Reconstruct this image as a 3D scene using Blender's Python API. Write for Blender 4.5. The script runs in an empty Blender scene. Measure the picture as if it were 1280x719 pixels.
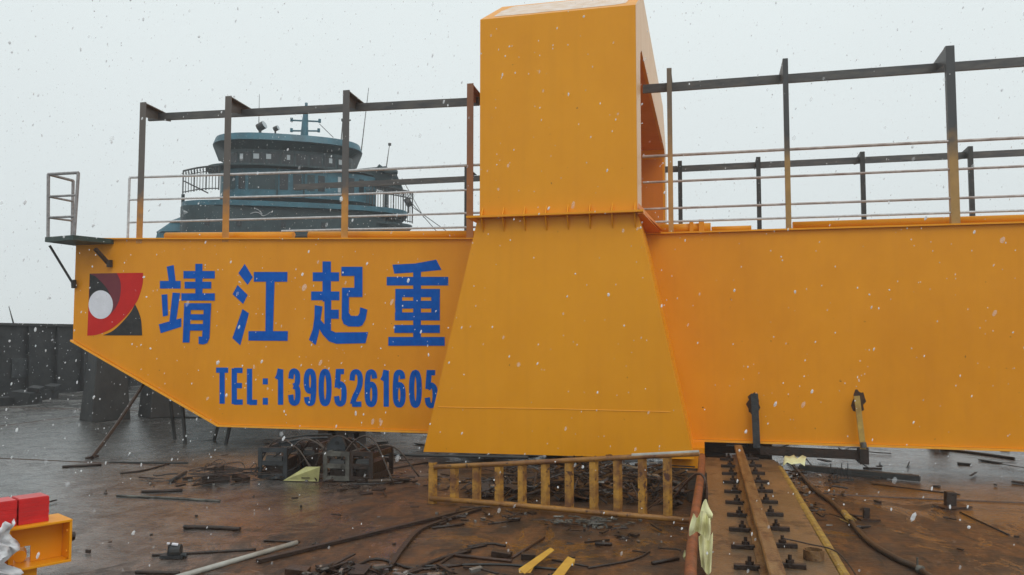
import bpy, bmesh, math, random
from mathutils import Vector, Matrix
random.seed(7)
R = math.radians
S = bpy.context.scene
COL = S.collection
# ------------------------------------------------------------------ camera
PITCH, YAW, CZ, FPX = R(3.48), R(13.56), 1.9, 995.0
cd = bpy.data.cameras.new('camera'); cam = bpy.data.objects.new('camera', cd); COL.objects.link(cam)
cd.lens = FPX / 1280 * 36; cd.sensor_width = 36; cd.clip_start = .05; cd.clip_end = 3000
cam.location = (0, 0, CZ); cam.rotation_euler = (R(90) + PITCH, 0, YAW)
S.camera = cam
# ------------------------------------------------------------------ sky and sun
w = bpy.data.worlds.new('World'); S.world = w; w.use_nodes = True
nt = w.node_tree; nt.nodes.clear()
out = nt.nodes.new('ShaderNodeOutputWorld'); bg = nt.nodes.new('ShaderNodeBackground')
sky = nt.nodes.new('ShaderNodeTexSky'); sky.sky_type = 'NISHITA'; sky.sun_disc = False
sky.sun_elevation = R(48); sky.sun_rotation = R(180 - 40)
hs = nt.nodes.new('ShaderNodeHueSaturation'); hs.inputs['Saturation'].default_value = .25
tc = nt.nodes.new('ShaderNodeTexCoord'); sx = nt.nodes.new('ShaderNodeSeparateXYZ')
mr = nt.nodes.new('ShaderNodeMapRange'); mr.inputs['From Min'].default_value = -.02; mr.inputs['From Max'].default_value = .4
mg = nt.nodes.new('ShaderNodeMix'); mg.data_type = 'RGBA'
mg.inputs['A'].default_value = (7.35, 7.95, 8.05, 1); mg.inputs['B'].default_value = (8.5, 9.25, 9.3, 1)
nz = nt.nodes.new('ShaderNodeTexNoise'); nz.inputs['Scale'].default_value = 1.6; nz.inputs['Detail'].default_value = 3
mn = nt.nodes.new('ShaderNodeMapRange'); mn.inputs['To Min'].default_value = .95; mn.inputs['To Max'].default_value = 1.05
vm = nt.nodes.new('ShaderNodeVectorMath'); vm.operation = 'SCALE'
mx = nt.nodes.new('ShaderNodeMix'); mx.data_type = 'RGBA'; mx.inputs['Factor'].default_value = .1
L = nt.links.new
L(tc.outputs['Generated'], sx.inputs[0]); L(sx.outputs['Z'], mr.inputs['Value']); L(mr.outputs[0], mg.inputs['Factor'])
L(tc.outputs['Generated'], nz.inputs['Vector']); L(nz.outputs['Fac'], mn.inputs['Value'])
L(mg.outputs['Result'], vm.inputs[0]); L(mn.outputs[0], vm.inputs['Scale'])
L(sky.outputs[0], hs.inputs['Color']); L(vm.outputs[0], mx.inputs['A']); L(hs.outputs[0], mx.inputs['B'])
L(mx.outputs['Result'], bg.inputs['Color']); bg.inputs['Strength'].default_value = .1; L(bg.outputs[0], out.inputs[0])
sd = bpy.data.lights.new('sun', 'SUN'); so = bpy.data.objects.new('sun', sd); COL.objects.link(so)
sd.energy = .9; sd.angle = R(35); sd.color = (1, .97, .93)
so.rotation_euler = (R(90 - 48), 0, R(40))          # light from behind and above the camera
S.view_settings.view_transform = 'Standard'; S.view_settings.look = 'None'
S.view_settings.exposure = 0; S.view_settings.gamma = 1; S.view_settings.use_curve_mapping = False
S.cycles.max_bounces = 6; S.cycles.volume_bounces = 2; S.cycles.transparent_max_bounces = 12

# ------------------------------------------------------------------ survey of the photograph: sight lines to world planes
FW = Vector((-math.sin(YAW)*math.cos(PITCH), math.cos(YAW)*math.cos(PITCH), math.sin(PITCH)))
RT = Vector((math.cos(YAW), math.sin(YAW), 0)); UP = RT.cross(FW)
CAM = Vector((0, 0, CZ))
def ray(x, y): return FW + RT*((x-640)/FPX) - UP*((y-359.5)/FPX)
def onY(x, y, Y): d = ray(x, y); return CAM + d*(Y/d.y)
def onZ(x, y, z=0.): d = ray(x, y); return CAM + d*((z-CZ)/d.z)
def onX(x, y, X): d = ray(x, y); return CAM + d*(X/d.x)

# ------------------------------------------------------------------ materials
def mat(name, col, rough=.5, metal=0., col2=None, scale=3., stretch=(1, 1, 1), bump=.0, bscale=40., spots=None, spotscale=8., spotamt=.55, rough2=None, spec=.5, detail=6, lo=.35, hi=.65):
    m = bpy.data.materials.new(name); m.use_nodes = True
    n = m.node_tree; p = n.nodes['Principled BSDF']; Lk = n.links.new
    p.inputs['Base Color'].default_value = (*col, 1); p.inputs['Roughness'].default_value = rough
    p.inputs['Metallic'].default_value = metal; p.inputs['Specular IOR Level'].default_value = spec
    g = n.nodes.new('ShaderNodeNewGeometry'); mp = n.nodes.new('ShaderNodeMapping'); mp.inputs['Scale'].default_value = stretch
    Lk(g.outputs['Position'], mp.inputs['Vector'])
    last = None
    if col2:
        t = n.nodes.new('ShaderNodeTexNoise'); t.inputs['Scale'].default_value = scale; t.inputs['Detail'].default_value = detail
        t.inputs['Roughness'].default_value = .65
        Lk(mp.outputs[0], t.inputs['Vector'])
        a = n.nodes.new('ShaderNodeMapRange'); a.inputs['From Min'].default_value = lo; a.inputs['From Max'].default_value = hi
        Lk(t.outputs['Fac'], a.inputs['Value'])
        x = n.nodes.new('ShaderNodeMix'); x.data_type = 'RGBA'; x.inputs['A'].default_value = (*col, 1); x.inputs['B'].default_value = (*col2, 1)
        Lk(a.outputs[0], x.inputs['Factor']); last = x.outputs['Result']
        if rough2 is not None:
            r = n.nodes.new('ShaderNodeMapRange'); r.inputs['To Min'].default_value = rough; r.inputs['To Max'].default_value = rough2
            Lk(a.outputs[0], r.inputs['Value']); Lk(r.outputs[0], p.inputs['Roughness'])
    if spots:
        t = n.nodes.new('ShaderNodeTexNoise'); t.inputs['Scale'].default_value = spotscale; t.inputs['Detail'].default_value = 8
        t.inputs['Roughness'].default_value = .7
        Lk(g.outputs['Position'], t.inputs['Vector'])
        a = n.nodes.new('ShaderNodeMapRange'); a.inputs['From Min'].default_value = spotamt; a.inputs['From Max'].default_value = spotamt + .06
        Lk(t.outputs['Fac'], a.inputs['Value'])
        x = n.nodes.new('ShaderNodeMix'); x.data_type = 'RGBA'; x.inputs['B'].default_value = (*spots, 1)
        if last: Lk(last, x.inputs['A'])
        else: x.inputs['A'].default_value = (*col, 1)
        Lk(a.outputs[0], x.inputs['Factor']); last = x.outputs['Result']
    if last: Lk(last, p.inputs['Base Color'])
    if bump:
        t = n.nodes.new('ShaderNodeTexNoise'); t.inputs['Scale'].default_value = bscale; t.inputs['Detail'].default_value = 5
        Lk(g.outputs['Position'], t.inputs['Vector'])
        b = n.nodes.new('ShaderNodeBump'); b.inputs['Strength'].default_value = bump; b.inputs['Distance'].default_value = .02
        Lk(t.outputs['Fac'], b.inputs['Height']); Lk(b.outputs[0], p.inputs['Normal'])
    return m
def paint(name, col, col2, dirt=(.30, .13, .03), damt=.72, dstretch=6.):
    """oil paint on plate: broad unevenness, faint rain streaks, plate panels that bow a little"""
    m = mat(name, col, .3, 0, col2, 1.1, (1, 1, .6), 0, spec=.3, lo=.3, hi=.7)
    n = m.node_tree; p = n.nodes['Principled BSDF']; Lk = n.links.new
    src = p.inputs['Base Color'].links[0].from_socket
    g = n.nodes.new('ShaderNodeNewGeometry')
    mp = n.nodes.new('ShaderNodeMapping'); mp.inputs['Scale'].default_value = (dstretch, dstretch, .35)
    t = n.nodes.new('ShaderNodeTexNoise'); t.inputs['Scale'].default_value = 1.6; t.inputs['Detail'].default_value = 7
    Lk(g.outputs['Position'], mp.inputs[0]); Lk(mp.outputs[0], t.inputs['Vector'])
    a = n.nodes.new('ShaderNodeMapRange'); a.inputs['From Min'].default_value = .5; a.inputs['From Max'].default_value = .85; a.inputs['To Max'].default_value = .07
    Lk(t.outputs['Fac'], a.inputs['Value'])
    x = n.nodes.new('ShaderNodeMix'); x.data_type = 'RGBA'; x.inputs['B'].default_value = (*dirt, 1)
    Lk(src, x.inputs['A']); Lk(a.outputs[0], x.inputs['Factor'])
    # small rust freckles
    t2 = n.nodes.new('ShaderNodeTexNoise'); t2.inputs['Scale'].default_value = 14; t2.inputs['Detail'].default_value = 8
    Lk(g.outputs['Position'], t2.inputs['Vector'])
    a2 = n.nodes.new('ShaderNodeMapRange'); a2.inputs['From Min'].default_value = damt; a2.inputs['From Max'].default_value = damt + .05
    Lk(t2.outputs['Fac'], a2.inputs['Value'])
    y = n.nodes.new('ShaderNodeMix'); y.data_type = 'RGBA'; y.inputs['B'].default_value = (.16, .06, .02, 1)
    Lk(x.outputs['Result'], y.inputs['A']); Lk(a2.outputs[0], y.inputs['Factor']); Lk(y.outputs['Result'], p.inputs['Base Color'])
    t3 = n.nodes.new('ShaderNodeTexNoise'); t3.inputs['Scale'].default_value = 1.3; t3.inputs['Detail'].default_value = 2
    Lk(g.outputs['Position'], t3.inputs['Vector'])
    b = n.nodes.new('ShaderNodeBump'); b.inputs['Strength'].default_value = .5; b.inputs['Distance'].default_value = .03
    Lk(t3.outputs['Fac'], b.inputs['Height'])
    t4 = n.nodes.new('ShaderNodeTexNoise'); t4.inputs['Scale'].default_value = 160; Lk(g.outputs['Position'], t4.inputs['Vector'])
    b2 = n.nodes.new('ShaderNodeBump'); b2.inputs['Strength'].default_value = .25; b2.inputs['Distance'].default_value = .002
    Lk(t4.outputs['Fac'], b2.inputs['Height']); Lk(b.outputs[0], b2.inputs['Normal']); Lk(b2.outputs[0], p.inputs['Normal'])
    r = n.nodes.new('ShaderNodeMapRange'); r.inputs['To Min'].default_value = .32; r.inputs['To Max'].default_value = .5
    Lk(t.outputs['Fac'], r.inputs['Value']); Lk(r.outputs[0], p.inputs['Roughness'])
    return m
def two_coat(name, low, high, z0, w=.25, rough=.45):
    """a post painted only up to a ragged height: low colour below z0, bare steel above"""
    m = mat(name, low, rough, 0, tuple(c*.8 for c in low), 6)
    n = m.node_tree; p = n.nodes['Principled BSDF']; Lk = n.links.new
    src = p.inputs['Base Color'].links[0].from_socket
    g = n.nodes.new('ShaderNodeNewGeometry'); s = n.nodes.new('ShaderNodeSeparateXYZ'); Lk(g.outputs['Position'], s.inputs[0])
    t = n.nodes.new('ShaderNodeTexNoise'); t.inputs['Scale'].default_value = 5; t.inputs['Detail'].default_value = 6; Lk(g.outputs['Position'], t.inputs['Vector'])
    ma = n.nodes.new('ShaderNodeMath'); ma.operation = 'MULTIPLY_ADD'; ma.inputs[1].default_value = .8; Lk(t.outputs['Fac'], ma.inputs[0]); Lk(s.outputs['Z'], ma.inputs[2])
    a = n.nodes.new('ShaderNodeMapRange'); a.inputs['From Min'].default_value = z0 + .4 - w; a.inputs['From Max'].default_value = z0 + .4 + w; Lk(ma.outputs[0], a.inputs['Value'])
    x = n.nodes.new('ShaderNodeMix'); x.data_type = 'RGBA'; x.inputs['B'].default_value = (*high, 1)
    Lk(src, x.inputs['A']); Lk(a.outputs[0], x.inputs['Factor']); Lk(x.outputs['Result'], p.inputs['Base Color'])
    return m
M = {}
M['orange'] = paint('orange_paint', (.82, .318, .008), (.73, .268, .006))
M['tower'] = paint('yellow_orange_paint', (.84, .342, .009), (.78, .305, .007))
M['edge'] = mat('edge_paint', (.90, .42, .03), .4, 0, (.85, .34, .02), 5)
M['pale_side'] = mat('pale_side_paint', (.80, .50, .26), .4, 0, (.74, .42, .18), 3, (1, 1, .4), .1, 60)
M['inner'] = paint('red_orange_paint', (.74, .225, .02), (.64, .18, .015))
M['primer'] = mat('pale_primer', (.66, .46, .30), .6, 0, (.78, .66, .58), 5, (1, 1, 1), .2, 60, lo=.3, hi=.6, spots=(.75, .42, .12), spotscale=9, spotamt=.64)
M['dark'] = mat('dark_steel', (.028, .03, .032), .5, .2, (.05, .048, .045), 7, bump=.1)
M['darkrail'] = mat('bare_steel_rail', (.06, .062, .066), .5, .2, (.12, .11, .10), 4, (.6, 1, 3), .1)
M['platpipe'] = mat('dull_grey_pipe', (.20, .19, .19), .45, .2, (.34, .32, .32), 6, (3, 3, 3), .1)
M['pipe'] = mat('grey_pipe', (.44, .43, .43), .4, .1, (.64, .63, .63), 6, (3, 3, 3), .1)
M['piperust'] = mat('rusty_grey_pipe', (.30, .23, .20), .5, .1, (.55, .49, .46), 4, (1.5, 3, 3), .1)
M['blue'] = mat('blue_lettering', (.0, .085, .42), .5, 0, (.0, .11, .50), 9, spec=.15)
M['red'] = mat('red_paint', (.60, .022, .018), .5, 0, (.54, .018, .016), 5, spec=.2)
M['maroon'] = mat('maroon_paint', (.15, .014, .03), .5, 0, (.16, .022, .03), 9)
M['black'] = mat('black_paint', (.010, .010, .012), .6, 0, (.03, .03, .03), 12)
M['white'] = mat('white_paint', (.78, .78, .84), .4, 0, (.7, .7, .75), 5)
M['green'] = mat('dark_green_plate', (.022, .05, .042), .5, .1, (.05, .07, .06), 6, bump=.15)
M['bulwark'] = mat('black_bulwark', (.012, .013, .015), .6, 0, (.032, .033, .035), 2.2, (1, 1, 1.5), .5, 6, spots=(.10, .10, .10), spotscale=6, spotamt=.62)
M['pedestal'] = mat('pedestal_steel', (.035, .037, .038), .6, 0, (.065, .066, .066), 2.2, (1, 1, .6), .3, 12)
M['rust'] = mat('rust', (.085, .034, .015), .5, 0, (.035, .017, .01), 9, bump=.5, rough2=.35)
M['darkrust'] = mat('wet_dark_rust', (.018, .012, .009), .35, 0, (.042, .021, .013), 12, bump=.5, rough2=.5)
M['ladder'] = mat('rusted_orange_paint', (.50, .25, .035), .5, 0, (.17, .07, .025), 5, (1, 1, 1), .4, 60, spots=(.09, .035, .02), spotscale=9, spotamt=.56, lo=.4, hi=.62)
M['ladderrail'] = mat('rusted_rail_paint', (.42, .20, .035), .42, 0, (.15, .06, .025), 2.5, (1, 1, 1), .4, 60, spots=(.07, .03, .018), spotscale=9, spotamt=.58)
M['rustpipe'] = mat('rust_red_pipe', (.30, .085, .03), .5, 0, (.13, .042, .02), 8, bump=.3)
M['plate'] = mat('muddy_plate', (.13, .086, .05), .30, 0, (.26, .13, .05), 2.6, (1.6, .5, 1), .5, 30, spots=(.075, .05, .032), spotscale=3.4, spotamt=.53, rough2=.55, lo=.4, hi=.75)
M['railsteel'] = mat('rusty_rail', (.10, .042, .018), .36, 0, (.24, .14, .06), 9, (2, .35, 1), .4, 50, spots=(.05, .022, .012), spotscale=8, spotamt=.56)
M['mustard'] = mat('chipped_yellow', (.42, .27, .045), .5, 0, (.20, .11, .04), 12, bump=.4, spots=(.55, .5, .42), spotscale=30, spotamt=.62)
M['yellow'] = mat('yellow_scrap', (.62, .36, .05), .5, 0, (.5, .26, .04), 6)
M['paleyellow'] = mat('pale_yellow_plate', (.52, .50, .20), .6, 0, (.38, .36, .16), 8, bump=.1)
M['paper'] = mat('yellowed_paper', (.78, .76, .44), .7, 0, (.66, .63, .34), 9)
M['greysteel'] = mat('grey_steel', (.055, .06, .065), .45, .2, (.025, .026, .028), 5, bump=.3)
M['lightsteel'] = mat('light_grey_steel', (.15, .145, .125), .5, .1, (.035, .03, .025), 6, bump=.3)
M['palescrap'] = mat('bare_metal_scrap', (.34, .33, .31), .25, .4, (.14, .12, .10), 7)
M['palepipe'] = mat('pale_pipe', (.42, .42, .38), .35, 0, (.30, .28, .24), 5)
M['wood'] = mat('wet_timber', (.03, .02, .014), .45, 0, (.10, .06, .035), 6, (1, 8, 8), .4)
M['bracketyellow'] = mat('bracket_yellow', (.50, .33, .07), .45, 0, (.30, .17, .04), 6)
M['soot'] = mat('scorched_paint', (.02, .014, .01), .7, 0, (.09, .035, .01), 20)
M['hose'] = mat('dark_hose', (.03, .022, .018), .4, 0, (.07, .045, .03), 14, bump=.3)
M['redplastic'] = mat('red_plastic', (.62, .02, .02), .35, 0, (.5, .02, .02), 8)
M['plastic'] = mat('white_plastic', (.75, .75, .77), .3, 0, (.6, .6, .62), 9)
M['tugblue'] = mat('tug_blue', (.03, .14, .19), .45, 0, (.015, .075, .105), 1.3, spots=(.10, .16, .18), spotscale=6, spotamt=.62)
M['tugdark'] = mat('tug_dark_wall', (.007, .022, .027), .5, 0, (.018, .045, .052), 1.3, spots=(.09, .11, .12), spotscale=5, spotamt=.62)
M['tugglass'] = mat('tug_glass', (.012, .016, .02), .12)
M['tugpale'] = mat('tug_pale', (.42, .46, .48), .5)
M['tugwhite'] = mat('tug_white', (.5, .52, .53), .5, 0, (.12, .14, .15), 3, lo=.4, hi=.6)
M['water'] = mat('harbour_water', (.06, .065, .06), .08, 0, (.08, .085, .08), .05, bump=.6, bscale=.8)

def deck_material():
    m = bpy.data.materials.new('wet_rusty_deck'); m.use_nodes = True
    n = m.node_tree; p = n.nodes['Principled BSDF']; Lk = n.links.new; N = n.nodes.new
    g = N('ShaderNodeNewGeometry'); s = N('ShaderNodeSeparateXYZ'); Lk(g.outputs['Position'], s.inputs[0])
    def noise(scale, st=(1, 1, 1), det=8, ro=.65, dist=0.):
        mp = N('ShaderNodeMapping'); mp.inputs['Scale'].default_value = st; Lk(g.outputs['Position'], mp.inputs[0])
        t = N('ShaderNodeTexNoise'); t.inputs['Scale'].default_value = scale; t.inputs['Detail'].default_value = det
        t.inputs['Roughness'].default_value = ro; t.inputs['Distortion'].default_value = dist
        Lk(mp.outputs[0], t.inputs['Vector']); return t.outputs['Fac']
    def rng(v, a, b, c=0., d=1.):
        q = N('ShaderNodeMapRange'); q.inputs['From Min'].default_value = a; q.inputs['From Max'].default_value = b
        q.inputs['To Min'].default_value = c; q.inputs['To Max'].default_value = d; Lk(v, q.inputs['Value']); return q.outputs[0]
    def math_(op, a, b):
        q = N('ShaderNodeMath'); q.operation = op
        for i, v in enumerate((a, b)):
            if isinstance(v, (int, float)): q.inputs[i].default_value = v
            else: Lk(v, q.inputs[i])
        return q.outputs[0]
    def mix(f, a, b):
        q = N('ShaderNodeMix'); q.data_type = 'RGBA'
        for k, v in (('Factor', f), ('A', a), ('B', b)):
            if isinstance(v, tuple): q.inputs[k].default_value = (*v, 1)
            else: Lk(v, q.inputs[k])
        return q.outputs['Result']
    broad = noise(.45, det=5)
    # where the old paint still shows grey (port side) against bare rust amidships
    zx = math_('ADD', s.outputs['X'], math_('MULTIPLY', math_('SUBTRACT', broad, .5), 9.))
    rusty = rng(zx, -6.6, -3.6)
    far = rng(math_('ADD', s.outputs['Y'], math_('MULTIPLY', math_('SUBTRACT', broad, .5), 9.)), 10.5, 15)
    rusty = math_('MULTIPLY', rusty, math_('SUBTRACT', 1., math_('MULTIPLY', far, .75)))
    fine = noise(2.6, (1, .45, 1), 14, .86, .6)
    rust = mix(rng(fine, .40, .60), (.040, .018, .009), (.20, .080, .026))
    rust = mix(rng(noise(1.3, (1, .5, 1), 10, .75, .5), .49, .58), rust, (.10, .055, .030))
    grey = mix(rng(fine, .40, .60), (.085, .082, .077), (.27, .265, .255))
    base = mix(rusty, grey, rust)
    grime = rng(noise(3, (1, .55, 1), 13, .84, .6), .52, .56)
    base = mix(math_('MULTIPLY', grime, .85), base, (.018, .013, .010))
    pale = rng(noise(9, (1, .6, 1), 12, .85, .4), .585, .625)
    base = mix(math_('MULTIPLY', pale, .6), base, (.26, .235, .21))
    streak = rng(noise(4, (.5, .8, 1), 13, .88, .5), .50, .54)
    base = mix(math_('MULTIPLY', streak, .55), base, (.035, .028, .024))
    dark_spots = rng(noise(18, (1, .6, 1), 8, .85), .57, .61)
    base = mix(math_('MULTIPLY', dark_spots, .7), base, (.015, .011, .009))
    Lk(base, p.inputs['Base Color'])
    # water film: streaky puddles drawn out across the deck
    wetn = noise(1.2, (.9, .7, 1), 13, .82, .7)
    def pud(cx, cy, rx, ry):
        a = math_('DIVIDE', math_('SUBTRACT', s.outputs['X'], cx), rx); c = math_('DIVIDE', math_('SUBTRACT', s.outputs['Y'], cy), ry)
        return rng(math_('ADD', math_('MULTIPLY', a, a), math_('MULTIPLY', c, c)), 0., 1., .20, 0.)
    extra = math_('ADD', math_('ADD', pud(4.6, 12.3, 4.2, 3.9), pud(-9.5, 11.5, 5.5, 6.)), pud(-6.3, 7.6, 2.6, 3.0))
    wetm = rng(math_('ADD', math_('ADD', wetn, extra), math_('MULTIPLY', math_('SUBTRACT', 1., rusty), .06)), .53, .555)
    rip = noise(9, (.5, 2.5, 1), 6, .7)
    rough = math_('SUBTRACT', rng(rip, .3, .7, .38, .62), math_('MULTIPLY', wetm, .27))
    Lk(rough, p.inputs['Roughness'])
    sp = rng(wetm, 0, 1, .3, .6); Lk(sp, p.inputs['Specular IOR Level'])
    h = math_('ADD', math_('MULTIPLY', noise(20, (1, .7, 1), 10, .85), .75), math_('MULTIPLY', rip, .25))
    p.inputs['Coat Roughness'].default_value = .09
    Lk(math_('MULTIPLY', rng(wetm, 0, 1, .14, 1.), rng(streak, 0, 1, 1., .45)), p.inputs['Coat Weight'])
    cb_ = N('ShaderNodeBump'); cb_.inputs['Distance'].default_value = .03; cb_.inputs['Strength'].default_value = .27
    Lk(math_('ADD', noise(7, (.3, 2.6, 1), 9, .78), math_('MULTIPLY', noise(38, (.5, 2., 1), 4, .7), .25)), cb_.inputs['Height']); Lk(cb_.outputs[0], p.inputs['Coat Normal'])
    Lk(rng(wetm, 0, 1, .22, .05), p.inputs['Coat Roughness'])
    b = N('ShaderNodeBump'); b.inputs['Distance'].default_value = .03
    Lk(rng(wetm, 0, 1, .8, .28), b.inputs['Strength']); Lk(h, b.inputs['Height']); Lk(b.outputs[0], p.inputs['Normal'])
    return m
M['deck'] = deck_material()

# ------------------------------------------------------------------ building helpers
class MB:
    def __init__(s): s.v = []; s.f = []
    def add(s, vs, fs):
        o = len(s.v); s.v += [Vector(v) for v in vs]; s.f += [tuple(i+o for i in f) for f in fs]; return s
    def box(s, a, b):
        x0, y0, z0 = a; x1, y1, z1 = b
        return s.add([(x0,y0,z0),(x1,y0,z0),(x1,y1,z0),(x0,y1,z0),(x0,y0,z1),(x1,y0,z1),(x1,y1,z1),(x0,y1,z1)],
                     [(0,3,2,1),(4,5,6,7),(0,1,5,4),(1,2,6,5),(2,3,7,6),(3,0,4,7)])
    def rbox(s, c, size, rot=(0, 0, 0)):
        from mathutils import Euler
        m = Euler([R(a) for a in rot]).to_matrix(); c = Vector(c); h = [q/2 for q in size]
        vs = [c + m @ Vector((i*h[0], j*h[1], k*h[2])) for k in (-1, 1) for i, j in ((-1,-1),(1,-1),(1,1),(-1,1))]
        return s.add(vs, [(0,3,2,1),(4,5,6,7),(0,1,5,4),(1,2,6,5),(2,3,7,6),(3,0,4,7)])
    def prism(s, pts, d):
        """polygon pts (3-D, planar) pushed along vector d"""
        n = len(pts); d = Vector(d)
        a = [Vector(p) for p in pts]; b = [p + d for p in a]
        return s.add(a + b, [tuple(range(n))[::-1], tuple(range(n, 2*n))] + [(i, (i+1) % n, n+(i+1) % n, n+i) for i in range(n)])
    def beam(s, p, q, wd, ht, up=(0, 0, 1)):
        p, q = Vector(p), Vector(q); d = (q-p).normalized(); up = Vector(up)
        if abs(d.dot(up)) > .98: up = Vector((0, 1, 0))
        sd = d.cross(up).normalized(); u = sd.cross(d)
        a = [p + sd*i*wd/2 + u*j*ht/2 for i, j in ((-1,-1),(1,-1),(1,1),(-1,1))]
        return s.prism(a, q-p)
    def tube(s, pts, r, seg=10, r1=None, cap=True):
        pts = [Vector(p) for p in pts]; n = len(pts); rings = []
        for i, p in enumerate(pts):
            d = (pts[min(i+1, n-1)] - pts[max(i-1, 0)]).normalized()
            up = Vector((0, 0, 1)) if abs(d.z) < .9 else Vector((0, 1, 0))
            a = d.cross(up).normalized(); b = a.cross(d)
            rr = r if r1 is None else r + (r1-r)*i/max(1, n-1)
            rings.append([p + (a*math.cos(t) + b*math.sin(t))*rr for t in [2*math.pi*k/seg for k in range(seg)]])
        vs = [v for rg in rings for v in rg]; fs = []
        for i in range(n-1):
            for k in range(seg): fs.append((i*seg+k, i*seg+(k+1) % seg, (i+1)*seg+(k+1) % seg, (i+1)*seg+k))
        if cap: fs += [tuple(range(seg))[::-1], tuple((n-1)*seg+k for k in range(seg))]
        return s.add(vs, fs)
    def flat(s, polys):
        for p in polys: s.add(p, [tuple(range(len(p)))])
        return s
    def build(s, name, m, parent=None, bevel=0, smooth=False, origin=None):
        if parent is not None:
            t = parent
            while t.parent: t = t.parent
            o = t.location.copy()
        elif origin is not None: o = Vector(origin)
        else:
            xs = [v.x for v in s.v]; ys = [v.y for v in s.v]; zs = [v.z for v in s.v]
            o = Vector(((min(xs)+max(xs))/2, (min(ys)+max(ys))/2, min(zs)))
        me = bpy.data.meshes.new(name); me.from_pydata([tuple(v-o) for v in s.v], [], s.f); me.validate()
        bm = bmesh.new(); bm.from_mesh(me)
        if not s.__dict__.get('sheet'): bmesh.ops.recalc_face_normals(bm, faces=bm.faces)
        bm.to_mesh(me); bm.free()
        ob = bpy.data.objects.new(name, me); COL.objects.link(ob)
        if parent is not None: ob.parent = parent
        else: ob.location = o
        me.materials.append(M[m] if isinstance(m, str) else m)
        if smooth:
            for p in me.polygons: p.use_smooth = len(p.vertices) == 4
        if bevel:
            b = ob.modifiers.new('bevel', 'BEVEL'); b.width = bevel; b.segments = 2; b.limit_method = 'ANGLE'; b.harden_normals = False
        return ob
def tag(o, label=None, cat=None, group=None, kind=None):
    if label: o['label'] = label
    if cat: o['category'] = cat
    if group: o['group'] = group
    if kind: o['kind'] = kind
    return o
def thing(name, loc, label, cat, group=None):
    o = bpy.data.objects.new(name, None); COL.objects.link(o); o.location = loc; o.empty_display_size = .3
    return tag(o, label, cat, group)
def curve(pts, n=6):
    """Catmull-Rom through pts"""
    P = [Vector(p) for p in pts]; P = [2*P[0]-P[1]] + P + [2*P[-1]-P[-2]]; o = []
    for i in range(1, len(P)-2):
        for k in range(n):
            t = k/n; a, b, c, d = P[i-1:i+3]
            o.append(.5*((2*b) + (c-a)*t + (2*a-5*b+4*c-d)*t*t + (3*b-a-3*c+d)*t**3))
    return o + [P[-2]]

# ------------------------------------------------------------------ the setting
b = MB(); b.box((-130, -70, -2.6), (130, 150, -2.5)); tag(b.build('water', 'water'), kind='structure')
b = MB()
nx, ny = 90, 70
xs = [-21 + 63*i/nx for i in range(nx+1)]; ys = [-8 + 40*j/ny for j in range(ny+1)]
from mathutils import noise as mnoise
top = [(x, y, .018*mnoise.noise(Vector((x*.5, y*.5, 0)))) for y in ys for x in xs]
b.add(top, [(j*(nx+1)+i, j*(nx+1)+i+1, (j+1)*(nx+1)+i+1, (j+1)*(nx+1)+i) for j in range(ny) for i in range(nx)])
b.box((-21, -8, -3.4), (42, 32, -.06))
dk = b.build('deck', 'deck', smooth=True); tag(dk, kind='structure')
ds = MB()
for y_ in (10.3, 17.6): ds.tube([(x_*1.0, y_+.01*math.sin(x_*3), .018*mnoise.noise(Vector((x_*.5, y_*.5, 0)))+.001) for x_ in range(-20, 41)], .010, 5)
for x_ in (-14.5,): ds.tube([(x_+.008*math.sin(y_*2), y_*1.0, .018*mnoise.noise(Vector((x_*.5, y_*.5, 0)))+.001) for y_ in range(-7, 32)], .010, 5)
tag(ds.build('deck_weld_seams', 'rust'), kind='structure')
def gz(x, y): return .018*mnoise.noise(Vector((x*.5, y*.5, 0)))

# bulwark that closes the barge on the left and at the far end
bw = thing('bulwark', (-21.2, 20, 0), 'tall black steel bulwark along the left edge of the wet deck', 'wall')
b = MB(); b.box((-21.5, -8, -.3), (-21.0, 32.2, 2.22)); b.build('wall_plate', 'bulwark', bw)
b = MB(); b.box((-21.56, -8, 2.223), (-20.9, 32.2, 2.30)); b.build('top_rail', 'dark', bw)
for k in range(14):
    y = 16.5 + k*1.15
    b = MB(); b.prism([(-20.995, y, 0), (-20.995, y, 2.2), (-20.93, y, 2.2), (-20.85, y, 0)], (0, .05, 0)); b.build('stiffener', 'bulwark', bw)
b = MB(); p = onX(26, 462, -20.98); b.box((-20.995, p.y-.35, p.z-.25), (-20.96, p.y+.35, p.z+.35)); b.build('patch_plate', 'greysteel', bw)
fb = thing('bulwark', (10, 32.4, 0), 'long black bulwark closing the far end of the barge', 'wall')
b = MB(); b.box((-20.99, 32.2, -.3), (42, 32.6, 1.05)); b.build('wall_plate', 'bulwark', fb)
b = MB(); b.box((-20.99, 32.15, 1.053), (42, 32.66, 1.12)); b.build('top_rail', 'dark', fb)
p = onX(17, 405, -21.2)
b = MB(); b.tube([p, onX(11, 383, -21.35)], .025, 6, .01); tag(b.build('aerial', 'dark'), 'thin leaning rod standing on top of the black bulwark', 'rod')
# low clutter lying at the foot of the bulwark
for i, (px, py, sx_, sz_) in enumerate([(20, 505, 1.3, .22), (52, 499, .9, .3), (30, 478, .7, .35)]):
    q = onZ(px, 505 if i != 1 else 499)
    b = MB(); b.rbox((q.x, q.y, sz_/2), (.5, sx_, sz_), (0, 4*i, 12*i)); b.rbox((q.x+.1, q.y+.3, sz_+.05), (.3, sx_*.6, .12), (5, 8, 25))
    tag(b.build('scrap_block', 'bulwark'), ['long low black scrap block nearest along the bulwark foot', 'black scrap block farther along the bulwark foot', 'small upright black scrap piece against the bulwark foot'][i], 'scrap block', 'scrap at the foot of the bulwark')

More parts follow.
